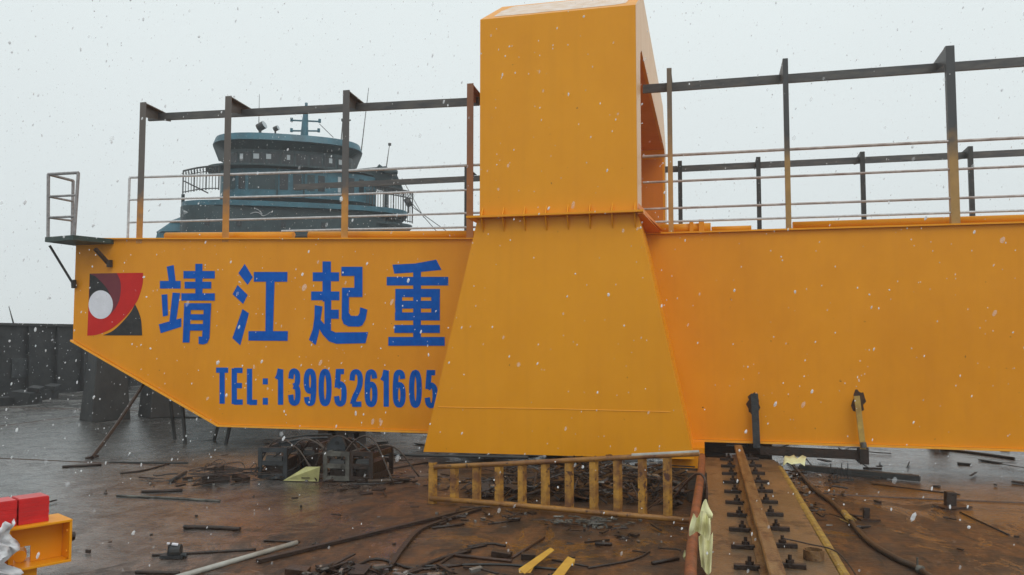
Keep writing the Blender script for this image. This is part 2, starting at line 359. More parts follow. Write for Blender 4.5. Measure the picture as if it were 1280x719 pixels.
# tapered pedestals
def pedestal(cx, cy, wb, wt, h, rot, label):
    t = thing('pedestal', (cx, cy, 0), label, 'pedestal', 'tapered pedestals on the deck')
    def ring(wd, z):
        return [Vector((cx, cy, z)) + Matrix.Rotation(R(rot), 3, 'Z') @ Vector((i*wd/2, j*wd/2, 0)) for i, j in ((-1,-1),(1,-1),(1,1),(-1,1))]
    a, c = ring(wb, 0.0), ring(wt, h)
    MB().add(a+c, [(3,2,1,0),(4,5,6,7)]+[(i,(i+1)%4,4+(i+1)%4,4+i) for i in range(4)]).build('body', 'pedestal', t, .02)
    a, c = ring(wt+.2, h+.003), ring(wt+.2, h+.06)
    MB().add(a+c, [(3,2,1,0),(4,5,6,7)]+[(i,(i+1)%4,4+(i+1)%4,4+i) for i in range(4)]).build('cap_plate', 'dark', t)
_a = onZ(119, 524); _b = onZ(181, 520)
pedestal(-13.3, 15.6, .84, .46, 2.5, 58, 'dark grey tapered steel pedestal nearest the black bulwark')
pedestal(-12.55, 16.55, .80, .46, 2.5, 58, 'dark grey tapered steel pedestal behind the leaning bent bar')

# ------------------------------------------------------------------ the crane bridge
YG = 12.3
crane = thing('gantry_crane_bridge', (-4, 12.8, 0), 'huge orange crane bridge with square portal frame, girders, blue lettering and handrails', 'crane')
def zfix(X): return 0.11*min(1., max(0., (-X-3.5)/6.5))
def girder(Y0, Y1, x1, zl=True):
    if not zl:
        g = MB().box((-11.23, Y0, 2.5), (x1, Y1, 3.45)).build('girder', 'orange', crane)
        MB().box((-11.25, Y0-.05, 3.453), (x1, Y1+.05, 3.478)).build('top_flange', 'tower', g)
        MB().box((-11.25, Y0-.05, 2.47), (x1, Y1+.05, 2.497)).build('bottom_flange', 'edge', g)
        return g
    pr = [(-11.23, 3.56+zfix(-11)), (-11.23, 1.83), (-8.16, .37), (x1, .35), (x1, 3.45), (-3.5, 3.45)]
    b = MB(); b.prism([(x, Y0, z) for x, z in pr], (0, Y1-Y0, 0)); g = b.build('girder', 'orange', crane)
    # top and bottom flanges stand a little proud of the web
    b = MB(); b.prism([(-11.25, Y0-.05, 3.563+zfix(-11)), (-3.5, Y0-.05, 3.453), (x1, Y0-.05, 3.453), (x1, Y0-.05, 3.478), (-3.5, Y0-.05, 3.478), (-11.25, Y0-.05, 3.588+zfix(-11))], (0, Y1-Y0+.1, 0)); b.build('top_flange', 'tower', g)
    b = MB(); b.prism([(-11.25, Y0-.045, 1.83), (-8.17, Y0-.045, .367), (x1, Y0-.045, .347), (x1, Y0-.045, .318), (-8.18, Y0-.045, .338), (-11.25, Y0-.045, 1.80)], (0, Y1-Y0+.09, 0)); b.build('bottom_flange', 'edge', g)
    return g
near = girder(YG, YG+1.15, 14.)
far = girder(19.3, 20.45, 14., False)
# cross beam that ties the two girders at their left end and at the right
for x in (-10.9, 13.2):
    b = MB(); b.box((x-.25, YG+1.16, 2.55), (x+.25, 19.29, 3.2)); b.build('cross_beam', 'orange', crane)

# --- lettering on the near girder
def gp(x, y, off): v = onY(x, y, YG - off); return v
def z4(p): return (p[0]/4.923+80, p[1]/4.923+310)
def z5(p): return (p[0]/4.923+330, p[1]/4.923+310)
def z6(p): return (p[0]/3.5556+230, p[1]/3.5556+430)
def character(strokes, tr, label):
    b = MB(); b.sheet = True
    for i, s in enumerate(strokes):
        pts = [gp(*tr(q), .004 + .0006*i) for q in s]
        b.add(pts, [tuple(range(len(pts)))])
    o = b.build('character', 'blue', near); o['label'] = label
def rc(x0, y0, x1, y1, t=0): return [(x0, y0), (x1, y0), (x1-t, y1), (x0-t, y1)]
character([
 [(632,115),(675,105),(687,205),(645,208)], rc(590,203,718,250), [(600,288),(636,285),(640,415),(608,423)],
 [(668,275),(715,278),(690,450),(648,455)], [(583,470),(722,432),(722,485),(595,525)],
 rc(808,98,852,290), rc(735,142,928,188), rc(742,208,906,250), rc(722,279,928,324), [(740,340),(782,340),(772,582),(730,582)],
 rc(740,340,905,382), [(862,340),(906,340),(895,555),(882,585),(856,594),(828,590),(828,545),(850,546)], rc(776,408,866,444), rc(773,468,864,508)], z4, 'first blue character of the sign')
character([
 [(1112,98),(1162,180),(1130,228),(1073,155)], [(1068,228),(1130,290),(1102,345),(1037,285)], [(1098,376),(1138,402),(1085,600),(1036,555)],
 [(1168,148),(1375,148),(1374,208),(1168,208)], [(1243,200),(1296,200),(1286,520),(1239,520)], [(1135,512),(1378,512),(1376,572),(1135,570)]], z4, 'second blue character of the sign')
character([
 rc(360,83,412,330), rc(300,150,462,205), rc(290,268,464,322), [(372,315),(414,315),(412,520),(372,505)], rc(405,380,460,436),
 [(312,352),(360,360),(350,430),(338,520),(318,598),(276,565),(300,500),(310,430)],
 [(345,440),(372,470),(405,505),(440,520),(641,518),(625,586),(445,590),(400,575),(362,535),(335,490)],
 rc(476,116,606,172), rc(556,116,606,302), rc(480,245,603,302),
 [(480,245),(524,245),(522,400),(535,418),(578,418),(588,400),(592,365),(636,380),(625,440),(605,476),(585,484),(520,483),(490,468),(478,435)]], z5, 'third blue character of the sign')
character([
 [(790,103),(930,96),(1060,72),(1093,135),(940,150),(802,158)], rc(755,178,1134,231), rc(918,140,966,560), rc(808,252,1083,303), rc(806,325,1081,373),
 rc(806,397,1080,446), rc(808,252,850,446), rc(1029,252,1082,446), rc(802,474,1082,523), rc(765,548,1112,602)], z5, 'fourth blue character of the sign')
def ribbon(pts, wd, closed=False):
    P = [Vector((p[0], p[1])) for p in pts]; n = len(P); q = []
    for i in range(n):
        a = P[(i-1) % n] if (closed or i > 0) else None; c = P[(i+1) % n] if (closed or i < n-1) else None
        d1 = (P[i]-a).normalized() if a is not None else None; d2 = (c-P[i]).normalized() if c is not None else None
        if d1 is None: d1 = d2
        if d2 is None: d2 = d1
        n1 = Vector((-d1.y, d1.x)); n2 = Vector((-d2.y, d2.x)); m = n1+n2
        if m.length < .2: m = n1
        m.normalize(); k = 1/max(.5, m.dot(n1)); q.append((P[i]+m*wd/2*k, P[i]-m*wd/2*k))
    return [[q[i][0], q[(i+1) % n][0], q[(i+1) % n][1], q[i][1]] for i in range(n if closed else n-1)]
def ell(cx, cy, rx, ry, n=28, p=2.4):
    o = []
    for k in range(n):
        t = 2*math.pi*k/n; c, s = math.cos(t), math.sin(t)
        o.append((cx+rx*math.copysign(abs(c)**(2/p), c), cy+ry*math.copysign(abs(s)**(2/p), s)))
    return o
def c2(pts, n=5): return [(v.x, v.y) for v in curve([(p[0], p[1], 0) for p in pts], n)]
GL = {
 'T': [([(-.15,.0),(1.15,.0)],0), ([(.5,0),(.5,1.06)],0)],
 'E': [([(0.05,-.06),(.05,1.06)],0), ([(0,0),(1.12,0)],0), ([(0,.48),(1.05,.48)],0), ([(0,1),(1.15,1)],0)],
 'L': [([(0.05,-.06),(.05,1.06)],0), ([(0,1),(1.15,1)],0)],
 '1': [([(-.1,.26),(.35,.16),(.72,-.06)],0), ([(.78,-.05),(.78,1.06)],0)],
 '3': [(c2([(0,.24),(.14,.05),(.5,0),(.88,.07),(.95,.24),(.84,.41),(.38,.47)]),0), (c2([(.38,.47),(.88,.53),(1,.74),(.88,.94),(.5,1),(.12,.94),(-.02,.74)]),0)],
 '0': [(ell(.5,.5,.5,.5),1)],
 '9': [(ell(.5,.31,.5,.31),1), (c2([(1,.31),(1,.6),(.86,.93),(.48,1),(.14,.94),(.04,.8)]),0)],
 '6': [(ell(.5,.69,.5,.31),1), (c2([(0,.69),(0,.4),(.14,.07),(.52,0),(.86,.06),(.96,.2)]),0)],
 '5': [([(1.0,.0),(.22,.0),(.06,.5)],0), (c2([(.06,.5),(.45,.38),(.88,.46),(1,.68),(.88,.93),(.48,1),(.12,.94),(-.02,.76)]),0)],
 '2': [(c2([(.0,.27),(.12,.06),(.5,0),(.88,.07),(1,.27),(.84,.5),(.3,.8),(.06,1)]),0), ([(0,1),(1.14,1)],0)],
}
for ch, x0, x1 in [('T',137,202),('E',210,268),('L',278,332),(':',350,373),('1',403,445),('3',463,518),('9',532,588),('0',598,656),('5',667,723),('2',735,795),('6',803,860),('1',872,915),('6',928,985),('0',1000,1057),('5',1070,1128)]:
    yt = 105 + (x0-137)*11/940.; H = 164 + (x0-137)*.006; wd = 23.5; k = 0
    b = MB(); b.sheet = True
    if ch == ':':
        b.add([gp(*z6(q), .004) for q in rc(350, 153, 373, 180)], [(0,1,2,3)]); b.build('phone_character', 'blue', near)
        b = MB(); b.sheet = True; b.add([gp(*z6(q), .004) for q in rc(350, 240, 373, 270)], [(0,1,2,3)])
    else:
        for st, closed in GL[ch]:
            pp = [(x0+wd/2+u*(x1-x0-wd), yt+wd/2+v*(H-wd)) for u, v in st]
            for quad in ribbon(pp, wd, closed):
                b.add([gp(*z6(q), .004+.00012*k) for q in quad], [(0, 1, 2, 3)]); k += 1
    b.build('phone_character', 'blue', near)
# --- the emblem
def patch(pts, m, off, nm='emblem'):
    b = MB(); b.sheet = True; q = [gp(*z4(p), off) for p in pts]; b.add(q, [tuple(range(len(q)))]); return b.build(nm, m, near)
patch([(158,158),(325,155),(487,153)] + c2([(487,153),(484,220),(462,300),(437,348),(375,428),(300,492),(240,522),(190,537),(143,540)]), 'red', .004)
patch([(158,158),(325,155)] + c2([(325,155),(345,200),(350,250),(340,320),(310,380),(265,422),(225,436)]) + [(160,300)], 'maroon', .006)
patch([(158,162),(190,172)] + c2([(190,172),(240,220),(275,270),(290,330)]) + [(225,345),(153,330)], 'black', .008)
patch([(437,346)] + c2([(437,346),(460,395),(475,450),(481,538)]) + [(240,538)] + c2([(240,538),(300,510),(360,455),(410,395),(437,346)]), 'black', .007)
patch(ell(226,349,75,88,40,2), 'white', .010)

# --- the portal frame
YT = 11.2; XL, XR = -3.19, -.89
port = MB()
pf = None
# front leg (upper box), top beam, rear leg: one bent box seen from the side
prof_out = [(YT, 3.66), (YT, 6.62), (12.55, 7.37), (19.05, 7.38), (20.1, 6.72), (20.5, 6.1), (20.5, 3.48)]
prof_in = [(19.72, 3.48), (19.72, 6.3)] + [(19.72-.14*k/4, 6.3+.1*k/4) for k in range(1, 4)] + [(19.5, 6.44), (12.2, 6.31), (12.0, 6.2), (11.93, 6.0), (11.93, 3.66)]
port.prism([(XL, y, z) for y, z in prof_out + prof_in], (XR-XL, 0, 0))
pf = port.build('portal_frame', 'tower', crane)
MB().prism([(XR+.001, y, z) for y, z in prof_out + prof_in], (.005, 0, 0)).build('side_plate', 'pale_side', pf)  # thin skin over the right side, coloured a paler orange than the frame
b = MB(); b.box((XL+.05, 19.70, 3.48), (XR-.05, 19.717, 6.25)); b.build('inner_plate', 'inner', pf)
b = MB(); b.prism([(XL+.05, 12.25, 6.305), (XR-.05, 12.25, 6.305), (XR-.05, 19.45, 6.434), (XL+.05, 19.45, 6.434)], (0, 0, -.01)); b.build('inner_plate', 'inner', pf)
# pale bare patch on the sloping shoulder
def sh(u, v): return (XL+(XR-XL)*u, YT+1.35*v, 6.62+.75*v+.004)
b = MB(); b.sheet = True
ring = [(.07,.13),(.3,.10),(.6,.12),(.86,.13),(.93,.2),(.94,.6),(.9,.88),(.5,.92),(.1,.9),(.06,.55)]
b.add([sh(*q) for q in ring], [tuple(range(10))]); b.build('primer_patch', 'primer', pf)
# lower skirt
b = MB()
tl, tr_, br, bl = (-3.23, YT+.02, 3.62), (-.88, YT+.02, 3.62), (-.16, YT+.02, .225), (-4.05, YT+.02, .195)
b.prism([tl, tr_, br, bl], (0, 1.08, 0)); sk = b.build('leg_skirt', 'tower', crane)
b = MB(); b.box((-3.36, YT-.13, 3.622), (-.80, YT+1.1, 3.652)); fl = b.build('joint_flange', 'tower', crane)
for k in range(8):
    x = -3.14 + k*.317
    b = MB(); b.prism([(x-.008, YT-.002, 3.655), (x-.008, YT-.10, 3.655), (x-.008, YT-.002, 3.78)], (.016, 0, 0)); b.build('gusset', 'tower', fl)
    b = MB(); b.prism([(x-.008, YT+.018, 3.618), (x-.008, YT-.10, 3.618), (x-.008, YT+.018, 3.42)], (.016, 0, 0)); b.build('gusset', 'tower', fl)
b = MB(); b.prism([(-.87, YT+.04, 3.66), (-.80, YT+.04, 3.62), (-.58, YT+1.0, 3.49), (-.9, YT+1.0, 3.49), (-.9, YT+.04, 3.8)], (0, .02, 0))
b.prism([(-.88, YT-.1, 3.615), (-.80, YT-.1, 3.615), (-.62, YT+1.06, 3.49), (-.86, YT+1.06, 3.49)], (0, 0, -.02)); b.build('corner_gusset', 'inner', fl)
b = MB(); b.tube([onY(548, 509, YT+.018), onY(700, 511.5, YT+.018), onY(838, 515, YT+.018)], .006, 6); b.build('weld_seam', 'edge', sk)
b = MB(); b.box((-.5, YT+.3, .06), (-.02, YT+1.05, .34)); b.build('foot_block', 'orange', crane)

# --- conductor posts and handrails
M['post_a'] = two_coat('post_paint_left', (.60, .24, .03), (.115, .095, .082), 4.25)
M['post_b'] = two_coat('post_paint_mid', (.60, .26, .04), (.10, .09, .085), 4.25)
M['post_c'] = two_coat('post_paint_orange', (.52, .20, .045), (.30, .13, .06), 4.6, .5)
M['post_d'] = two_coat('post_paint_right', (.42, .24, .07), (.055, .056, .058), 4.6)
M['post_e'] = two_coat('post_paint_full', (.55, .29, .08), (.17, .13, .09), 4.9, .5)
def angle_post(x, Y, z0, z1, wd, m, parent, arm=True, top=None):
    b = MB(); b.box((x-wd/2, Y, z0), (x+wd/2, Y+.012, z1)); b.box((x-wd/2, Y+.0125, z0), (x-wd/2+.012, Y+wd*.8, z1))
    if arm:
        q = z1
        b.prism([(x-wd/2+.002, Y+.013, q-.002), (x-wd/2+.002, Y+.85, q-.05), (x-wd/2+.002, Y+.85, q-.13), (x-wd/2+.002, Y+.013, q-.26)], (.014, 0, 0))
        b.prism([(x-wd/2+.017, Y+.014, q-.01), (x-wd/2+.017, Y+.85, q-.055), (x+wd*.4, Y+.85, q-.055), (x+wd*.4, Y+.014, q-.01)], (0, 0, -.015))
    return b.build('post', m, parent)
cond = MB()
zc = lambda X: 5.93 + zfix(X)*1.0
YC = YG + .50
b = MB()
left_a, left_b = (-9.95, YC, zc(-9.95)+.0), (XL-.002, YC, 5.98)
la = onY(186, 147, YC); lb = onY(599, 127, YC); ra = onY(798, 112, YC); rb = onY(1280, 79, YC); slope = (rb.z-ra.z)/(rb.x-ra.x)
cl = MB().beam(la, (lb.x, YC, lb.z), .05, .135).build('conductor_rail', 'darkrail', crane)
cr = MB().beam((XR-.02, YC, ra.z), (13.9, YC, ra.z), .05, .135).build('conductor_rail', 'darkrail', crane)
for x, wd, m, zt in [(-9.88, .125, 'post_a', 6.15), (-8.13, .125, 'post_a', 6.14), (-5.87, .12, 'post_b', 6.08), (-3.67, .11, 'post_c', 6.03),
                     (-.47, .075, 'post_e', 6.03), (1.235, .075, 'post_d', 6.04), (3.47, .115, 'post_d', 6.04), (5.9, .1, 'post_d', 6.04), (8.3, .1, 'post_d', 6.04), (10.7, .1, 'post_d', 6.04)]:
    angle_post(x, YG-.005, 3.48+zfix(x)*.8, zt, wd, m, crane)
hl = MB().tube([(-10.14, YG+.02, 3.5+zfix(-10)), (-10.14, YG+.02, 4.76)], .022).build('handrail', 'pipe', crane)
for i, (za, zb) in enumerate(((4.78, 4.685), (4.37, 4.28), (3.955, 3.90))):
    MB().tube([(-10.14, YG+.02, za), (-5.89, YG+.02, (zb+.01)), (XL, YG+.02, zb-.01)], .022 if i == 0 else .018).build('rail_pipe', 'pipe', hl)
MB().tube([onY(352, 289, YG+.05), onY(430, 287, YG+.05), onY(596, 284, YG+.05)], .018).build('rail_pipe', 'pipe', hl)
hr = MB().tube([(XR, YG+.02, 4.67), (14, YG+.02, 4.64)], .022).build('handrail', 'piperust', crane)
for i, z in enumerate((4.265, 3.85, 3.645)):
    MB().tube([(XR if i < 2 else -.75, YG+.02, z), (14, YG+.02, z-.02)], .018).build('rail_pipe', 'pipe' if i == 2 else 'piperust', hr)
# far conductor line on the far girder
MB().beam((-11.0, 19.85, 6.02), (13.9, 19.85, 6.0), .05, .15).build('conductor_rail', 'darkrail', crane)
for x in (-5.95, -.52, 1.31, 3.62, 5.88, 8.2, 10.5):
    angle_post(x, 19.6, 3.48, 6.16 if x > -5 else 6.3, .10, 'dark', crane)
# conduit pipe pieces lying along the top flange
YP = YG + .3
b = MB(); b.tube([(-9.55, YP, 3.72), (-6.98, YP, 3.655)], .07, 14); b.build('conduit', 'tower', crane, smooth=True)
b = MB(); b.tube([(-6.93, YP, 3.62), (-6.70, YP, 3.62)], .045, 10); b.build('conduit_joint', 'dark', crane)
b = MB(); b.tube([(-6.68, YP, 3.65), (-3.4, YP, 3.565)], .07, 14); b.build('conduit', 'tower', crane, smooth=True)
b = MB(); b.tube([(-.8, YP, 3.57), (.12, YP, 3.57)], .075, 14); b.build('conduit', 'tower', crane, smooth=True)
b = MB(); b.box((-.20, YP-.1, 3.48), (-.14, YP+.1, 3.68)); b.box((-.06, YP-.1, 3.48), (0.02, YP+.1, 3.69)); b.build('pipe_clamp', 'tower', crane)
b = MB(); b.tube([(.13, YP, 3.54), (.72, YP, 3.54)], .045, 12); b.build('conduit', 'tower', crane, smooth=True)
b = MB(); b.tube([(1.32, YP, 3.56), (14, YP, 3.56)], .06, 12); b.build('conduit', 'tower', crane, smooth=True)

# --- end platform with its little handrail
pl = MB()
zp = 3.56
A = onZ(55, 302, zp); 
fr = [(-11.95, 11.72), (-11.2, 11.62), (-10.45, 12.24), (-11.2, 13.4), (-11.95, 13.4)]
x0, x1 = onY(56, 302, 12.0).x, onY(93, 300, 11.75).x
plt = [onZ(56, 306, 3.5), onZ(90, 311, 3.5), onZ(138, 312, 3.5)]
P0 = onY(56, 303, 11.75); P1 = onY(91, 305, 11.6); P2 = onY(139, 310, 12.24)
body = [(P0.x, 11.75), (P1.x, 11.6), (P2.x, 12.24), (P2.x, 12.6), (P0.x+.1, 12.9)]
b = MB(); b.prism([(x, y, 3.525+zfix(-11)*.4) for x, y in body], (0, 0, .085)); ep = b.build('end_platform', 'green', crane)
zf = 3.61+zfix(-11)*.4
def rp(x, y, Y): return onY(x, y, Y)
YA, YB, YCc = 11.78, 11.66, 12.35
pA0, pA1 = rp(60, 300, YA), rp(60.5, 218, YA); pB0, pB1 = rp(92.5, 299, YB), rp(98, 216, YB); pC0, pC1 = rp(90, 302, YCc), rp(91.5, 226, YCc)
for a, c in ((pA0, pA1), (pB0, pB1), (pC0, pC1)): MB().tube([a, c], .028, 10).build('rail_post', 'platpipe', ep)
for t in (0., .34, .66):
    q = lambda a, c: c.lerp(a, t)
    MB().tube([q(pA0, pA1), q(pB0, pB1)], .026 if t == 0 else .02, 10).build('rail_pipe', 'platpipe', ep)
    MB().tube([q(pA0, pA1), q(pC0, pC1)], .026 if t == 0 else .02, 10).build('rail_pipe', 'platpipe', ep)
b = MB(); b.beam(rp(62, 307, 11.9), rp(92, 356, 12.26), .05, .03); b.tube([rp(92, 350, 12.22), rp(92.5, 360, 12.25)], .045, 8); b.build('brace', 'dark', ep)
b = MB(); b.beam(rp(119, 311, 12.0), rp(136, 330, 12.26), .07, .05); b.tube([rp(137, 325, 12.25), rp(137, 334, 12.26)], .05, 8); b.build('brace', 'darkrust', ep)

# --- straps and spreader bar welded to the near girder on the right
b = MB(); b.beam(onY(943, 492, 12.21), onY(946, 560, 12.19), .10, .02, (0, 1, 0)); st = b.build('strap', 'greysteel', crane)
b = MB(); b.beam(onY(1071, 495, 12.20), onY(1079, 562, 12.16), .075, .03, (0, 1, 0)); st2 = b.build('strap', 'bracketyellow', crane)
b = MB(); b.tube([onY(1079, 553, 12.13), onY(1080, 560, 12.12)], .04, 8); b.build('bolt', 'lightsteel', st2)
def blob(cx, cy, rx, ry, off, seed):
    rnd = random.Random(seed); b = MB(); b.sheet = True
    pts = [gp(cx+rx*math.cos(t)*(1+rnd.uniform(-.25, .25)), cy+ry*math.sin(t)*(1+rnd.uniform(-.2, .2)), off) for t in [2*math.pi*k/18 for k in range(18)]]
    b.add(pts, [tuple(range(18))]); return b
blob(942, 505, 8, 15, .003, 1).build('scorch_mark', 'soot', near)
blob(1073, 502, 8, 15, .003, 2).build('scorch_mark', 'soot', near)
b = MB(); b.beam((.76, 12.25, .235), (2.20, 12.25, .215), .10, .12); b.box((2.10, 12.14, .10), (2.22, 12.36, .31)); b.build('spreader_bar', 'darkrust', crane)

# ------------------------------------------------------------------ timber and steel packing that carries the girders
def packing(x, y, wx, wy, h, label, m='wood'):
    t = thing('support_stack', (x, y, 0), label, 'support', 'packing under the girders'); z = .0; k = 0
    while z < h - .02:
        th = min(.11, h-z)
        b = MB()
        for j in (-1, 1):
            if k % 2: b.rbox((x, y+j*wy*.3, z+th/2), (wx, wy*.32, th-.004), (0, 0, random.uniform(-3, 3)))
            else: b.rbox((x+j*wx*.3, y, z+th/2), (wx*.32, wy, th-.004), (0, 0, random.uniform(-3, 3)))
        b.build('timber', m, t); z += th; k += 1
packing(-6.15, 12.9, .55, .8, .33, 'dark packing stack under the lettered girder beside the steel frames')
packing(-2.1, 12.95, .8, .7, .31, 'dark packing stack under the girder behind the portal leg')
packing(.45, 13.0, 1.1, .6, .30, 'dark packing stack under the girder at the end of the runway beam')
packing(3.83, 14.9, .25, .25, .22, 'small dark block on the wet deck beyond the girder at right')
packing(6.4, 12.9, .8, .7, .31, 'packing stack under the girder past the right edge')
pedestal(-5.5, 19.9, .9, .5, 2.40, 45, 'tapered pedestal under the left part of the far girder')
pedestal(9.5, 19.9, .9, .5, 2.40, 45, 'tapered pedestal under the right part of the far girder')

# ------------------------------------------------------------------ runway beam with its rail
rw = thing('runway_beam', (.5, 8, 0), 'broad muddy runway beam running in under the crane bridge', 'beam')
b = MB(); b.box((.02, 2.6, .005), (.90, 11.95, .29)); b.build('box_beam', 'plate', rw)
MB().box((.0, 2.58, .293), (.86, 11.98, .312)).build('top_plate', 'plate', rw)
b = MB(); b.tube([(.905, 2.6, .285), (.90, 7, .29), (.885, 11.4, .285)], .036, 10); ed = b.build('edge_pipe', 'mustard', rw)
RX = .425
rail = MB()
pr = [(-.08, .3125), (.08, .3125), (.08, .33), (.016, .342), (.016, .415), (.05, .428), (.05, .468), (.04, .476), (-.04, .476), (-.05, .468), (-.05, .428), (-.016, .415), (-.016, .342), (-.08, .33)]
rail.prism([(RX+x, 2.6, z) for x, z in pr], (0, 9.6, 0)); rl = rail.build('rail', 'railsteel', rw)
clipL = None; k = 0
for s in (-1, 1):
    for i in range(14):
        y = 11.75 - i*.60 + (.0 if s < 0 else .12)
        if y < 3.2: continue
        x = RX + s*.155
        rz = random.uniform(-6, 6)
        b = MB(); b.rbox((x, y, .3305), (.17, .055, .036), (0, 0, rz)); c = b.build('rail_clip', 'darkrust', rw, .004)
        b = MB(); b.tube([(x-s*.02, y+.004, .349), (x-s*.02, y+.004, .374)], .028, 6); b.tube([(x-s*.02, y+.004, .375), (x-s*.02, y+.004, .41)], .013, 8); b.build('bolt', 'darkrust', c)
rw.location.z -= .165; rw.location.x += .04; rw.scale.x = 1.11      # the beam sits low in the deck so its rail passes under the girder
# ring lying on the beam
rg = onZ(1017, 694, .18)
b = MB(); n = 28; ro, ri, h = .078, .068, .075; vs = []
for k in range(n):
    t = 2*math.pi*k/n
    for r_, z_ in ((ro, .149), (ro, .149+h), (ri, .149+h), (ri, .149)): vs.append((rg.x+r_*math.cos(t), rg.y+r_*math.sin(t), z_))
b.add(vs, [(k*4+j, ((k+1) % n)*4+j, ((k+1) % n)*4+(j+1) % 4, k*4+(j+1) % 4) for k in range(n) for j in range(4)])
tag(b.build('ring', 'railsteel', smooth=False), 'short rusty steel ring lying on the runway beam beside the rail', 'ring')
b = MB()
b.tube(curve([(RX+.17, 7.0, .24), (.8, 7.02, .20), (1.02, 6.95, .16), (1.12, 6.5, .04), (1.1, 5.9, .02)], 6), .006, 6)
tag(b.build('wire', 'darkrust', smooth=True), 'thin dark wire trailing over the yellow edge of the runway beam', 'wire')

# ------------------------------------------------------------------ the ladder on its side
lad = thing('ladder', (-1.6, 8.6, 0), 'rusty orange steel ladder lying on its edge before the portal leg', 'ladder')
lp = lambda x, y: onZ(x, y, .03)
A0, A1 = onZ(540, 628, .02), onZ(866, 653, .03)
def lv(x, y):      # point at pixel column x in the ladder's vertical plane
    d = ray(x, y); e = A1-A0; nrm = Vector((e.y, -e.x, 0)); return CAM + d*((A0-CAM).dot(nrm)/d.dot(nrm))
MB().tube([lv(538, 623), lv(640, 631), lv(760, 642), lv(866, 651)], .030, 12).build('rail', 'ladderrail', lad, smooth=True)
MB().tube([lv(543, 584), lv(640, 579.5), lv(760, 573), lv(874, 567)], .027, 12).build('rail', 'ladderrail', lad, smooth=True)
b = MB(); b.tube([lv(790, 569.6), lv(874, 565.4)], .022, 10); b.build('edge_pipe', 'palepipe', lad)
for i, x in enumerate((540, 567, 595, 623, 652, 681, 711, 742, 772, 803, 834.5)):
    t = (x-540)/326
    yb = 627 + 24*t; yt = 582.5 - 15*t
    if i == 0: yt -= 4; yb += 3
    a, c = lv(x, yb), lv(x, yt)
    b = MB(); b.prism([(a.x-.042, a.y+.004, a.z), (a.x-.042, a.y-.004, a.z), (a.x+.018, a.y-.004, a.z), (a.x+.048, a.y+.04, a.z), (a.x+.044, a.y+.046, a.z), (a.x+.016, a.y+.004, a.z)], (0, 0, c.z-a.z))
    b.build('rung', 'ladder', lad)

# ------------------------------------------------------------------ rust pipe with crumpled paper
b = MB(); pts = curve([(-.10, 4.6, .30), (-.115, 6.0, .30), (-.10, 7.5, .31), (-.06, 9.2, .36), (-.05, 10.3, .40)], 5)
b.tube(pts, .042, 14); pp = b.build('pipe', 'rustpipe', smooth=True)
tag(pp, 'rust red pipe lying along the left side of the runway beam', 'pipe')
for i, (y, h) in enumerate(((5.1, .255), (9.6, .325))):
    b = MB(); b.rbox((-.11, y, h/2), (.22, .14, h), (0, 0, 7*i)); tag(b.build('block', 'wood'), ['dark block under the near end of the rust red pipe', 'dark block under the far end of the rust red pipe'][i], 'block')
b = MB(); b.tube(curve([(-.42, 8.9, .05), (-.26, 8.8, .28), (-.10, 8.7, .45), (-.01, 8.6, .40), (-.0, 8.55, .12)], 6), .014, 8)
tag(b.build('bent_rod', 'rust', smooth=True), 'bent rod hooped over the rust red pipe', 'rod')
def sheet(pts_grid, name, m, label, cat, group=None, th=.0015, parent=None):
    rows = len(pts_grid); c = len(pts_grid[0]); b = MB(); b.sheet = True
    b.add([p for r_ in pts_grid for p in r_], [(i*c+j, i*c+j+1, (i+1)*c+j+1, (i+1)*c+j) for i in range(rows-1) for j in range(c-1)])
    o = b.build(name, m, parent); sm = o.modifiers.new('thickness', 'SOLIDIFY'); sm.thickness = th
    for p in o.data.polygons: p.use_smooth = True
    if label: tag(o, label, cat, group)
    return o
def crumple(cx, cy, cz, wx, hz, seed, lean=0, fold=.03, nx=10, nz=12, taper=0):
    rnd = random.Random(seed); ph = [rnd.uniform(0, 6) for _ in range(4)]; g = []
    for i in range(nz+1):
        v = i/nz; row = []
        for j in range(nx+1):
            u = j/nx
            x = cx + (u-.5)*wx*(1-taper*v) + lean*v; z = cz + hz*v + .02*math.sin(5*u+ph[0])
            y = cy + fold*(math.sin(7*u+2*v+ph[1]) + .6*math.sin(13*u-5*v+ph[2])) + .03*math.sin(4*v+ph[3])
            row.append((x, y, z))
        g.append(row)
    return g
pc = lambda x, y, Y: onY(x, y, Y)
def strip_sheet(x, Y, w_, ztop, zbot, seed, label, folds=3.2, amp=.035, point=0., skew=0.):
    """a hanging sheet with long vertical folds and ragged corners"""
    rnd = random.Random(seed); ph = rnd.uniform(0, 6); g = []
    for i in range(13):
        v = i/12; row = []
        for j in range(15):
            u = j/14
            zt = ztop - point*abs(u-.62)*1.6 - .02*math.sin(9*u+ph); z = zt + (zbot + .025*math.sin(5*u+ph) - zt)*v
            fold = abs(((u*folds+.15*v+ph) % 2)-1)
            row.append((x + (u-.5)*w_*(1+.18*math.sin(3*v+ph)) + skew*v, Y + amp*(fold-.5)*(1.2-.5*v) + .012*math.sin(7*v+3*u), z))
        g.append(row)
    o = sheet(g, 'paper_sheet', 'paper', label, 'paper')
    for p in o.data.polygons: p.use_smooth = False
    return o
YQ = 6.0
q0, q1 = pc(882, 668, YQ+.03), pc(879, 714, YQ+.03)
strip_sheet(q0.x, YQ+.03, .085, q0.z, q1.z, 3, 'long strip of pale yellow paper hanging below the crumpled sheets', 4, .03)
q0, q1 = pc(877, 641, YQ-.06), pc(877, 670, YQ-.06)
strip_sheet(q0.x, YQ-.07, .125, q0.z, q1.z, 15, 'crumpled yellow paper folded over the rust red pipe', 5.5, .07, .02, -.02)
q0, q1 = pc(880, 621, YQ), pc(881, 655, YQ)
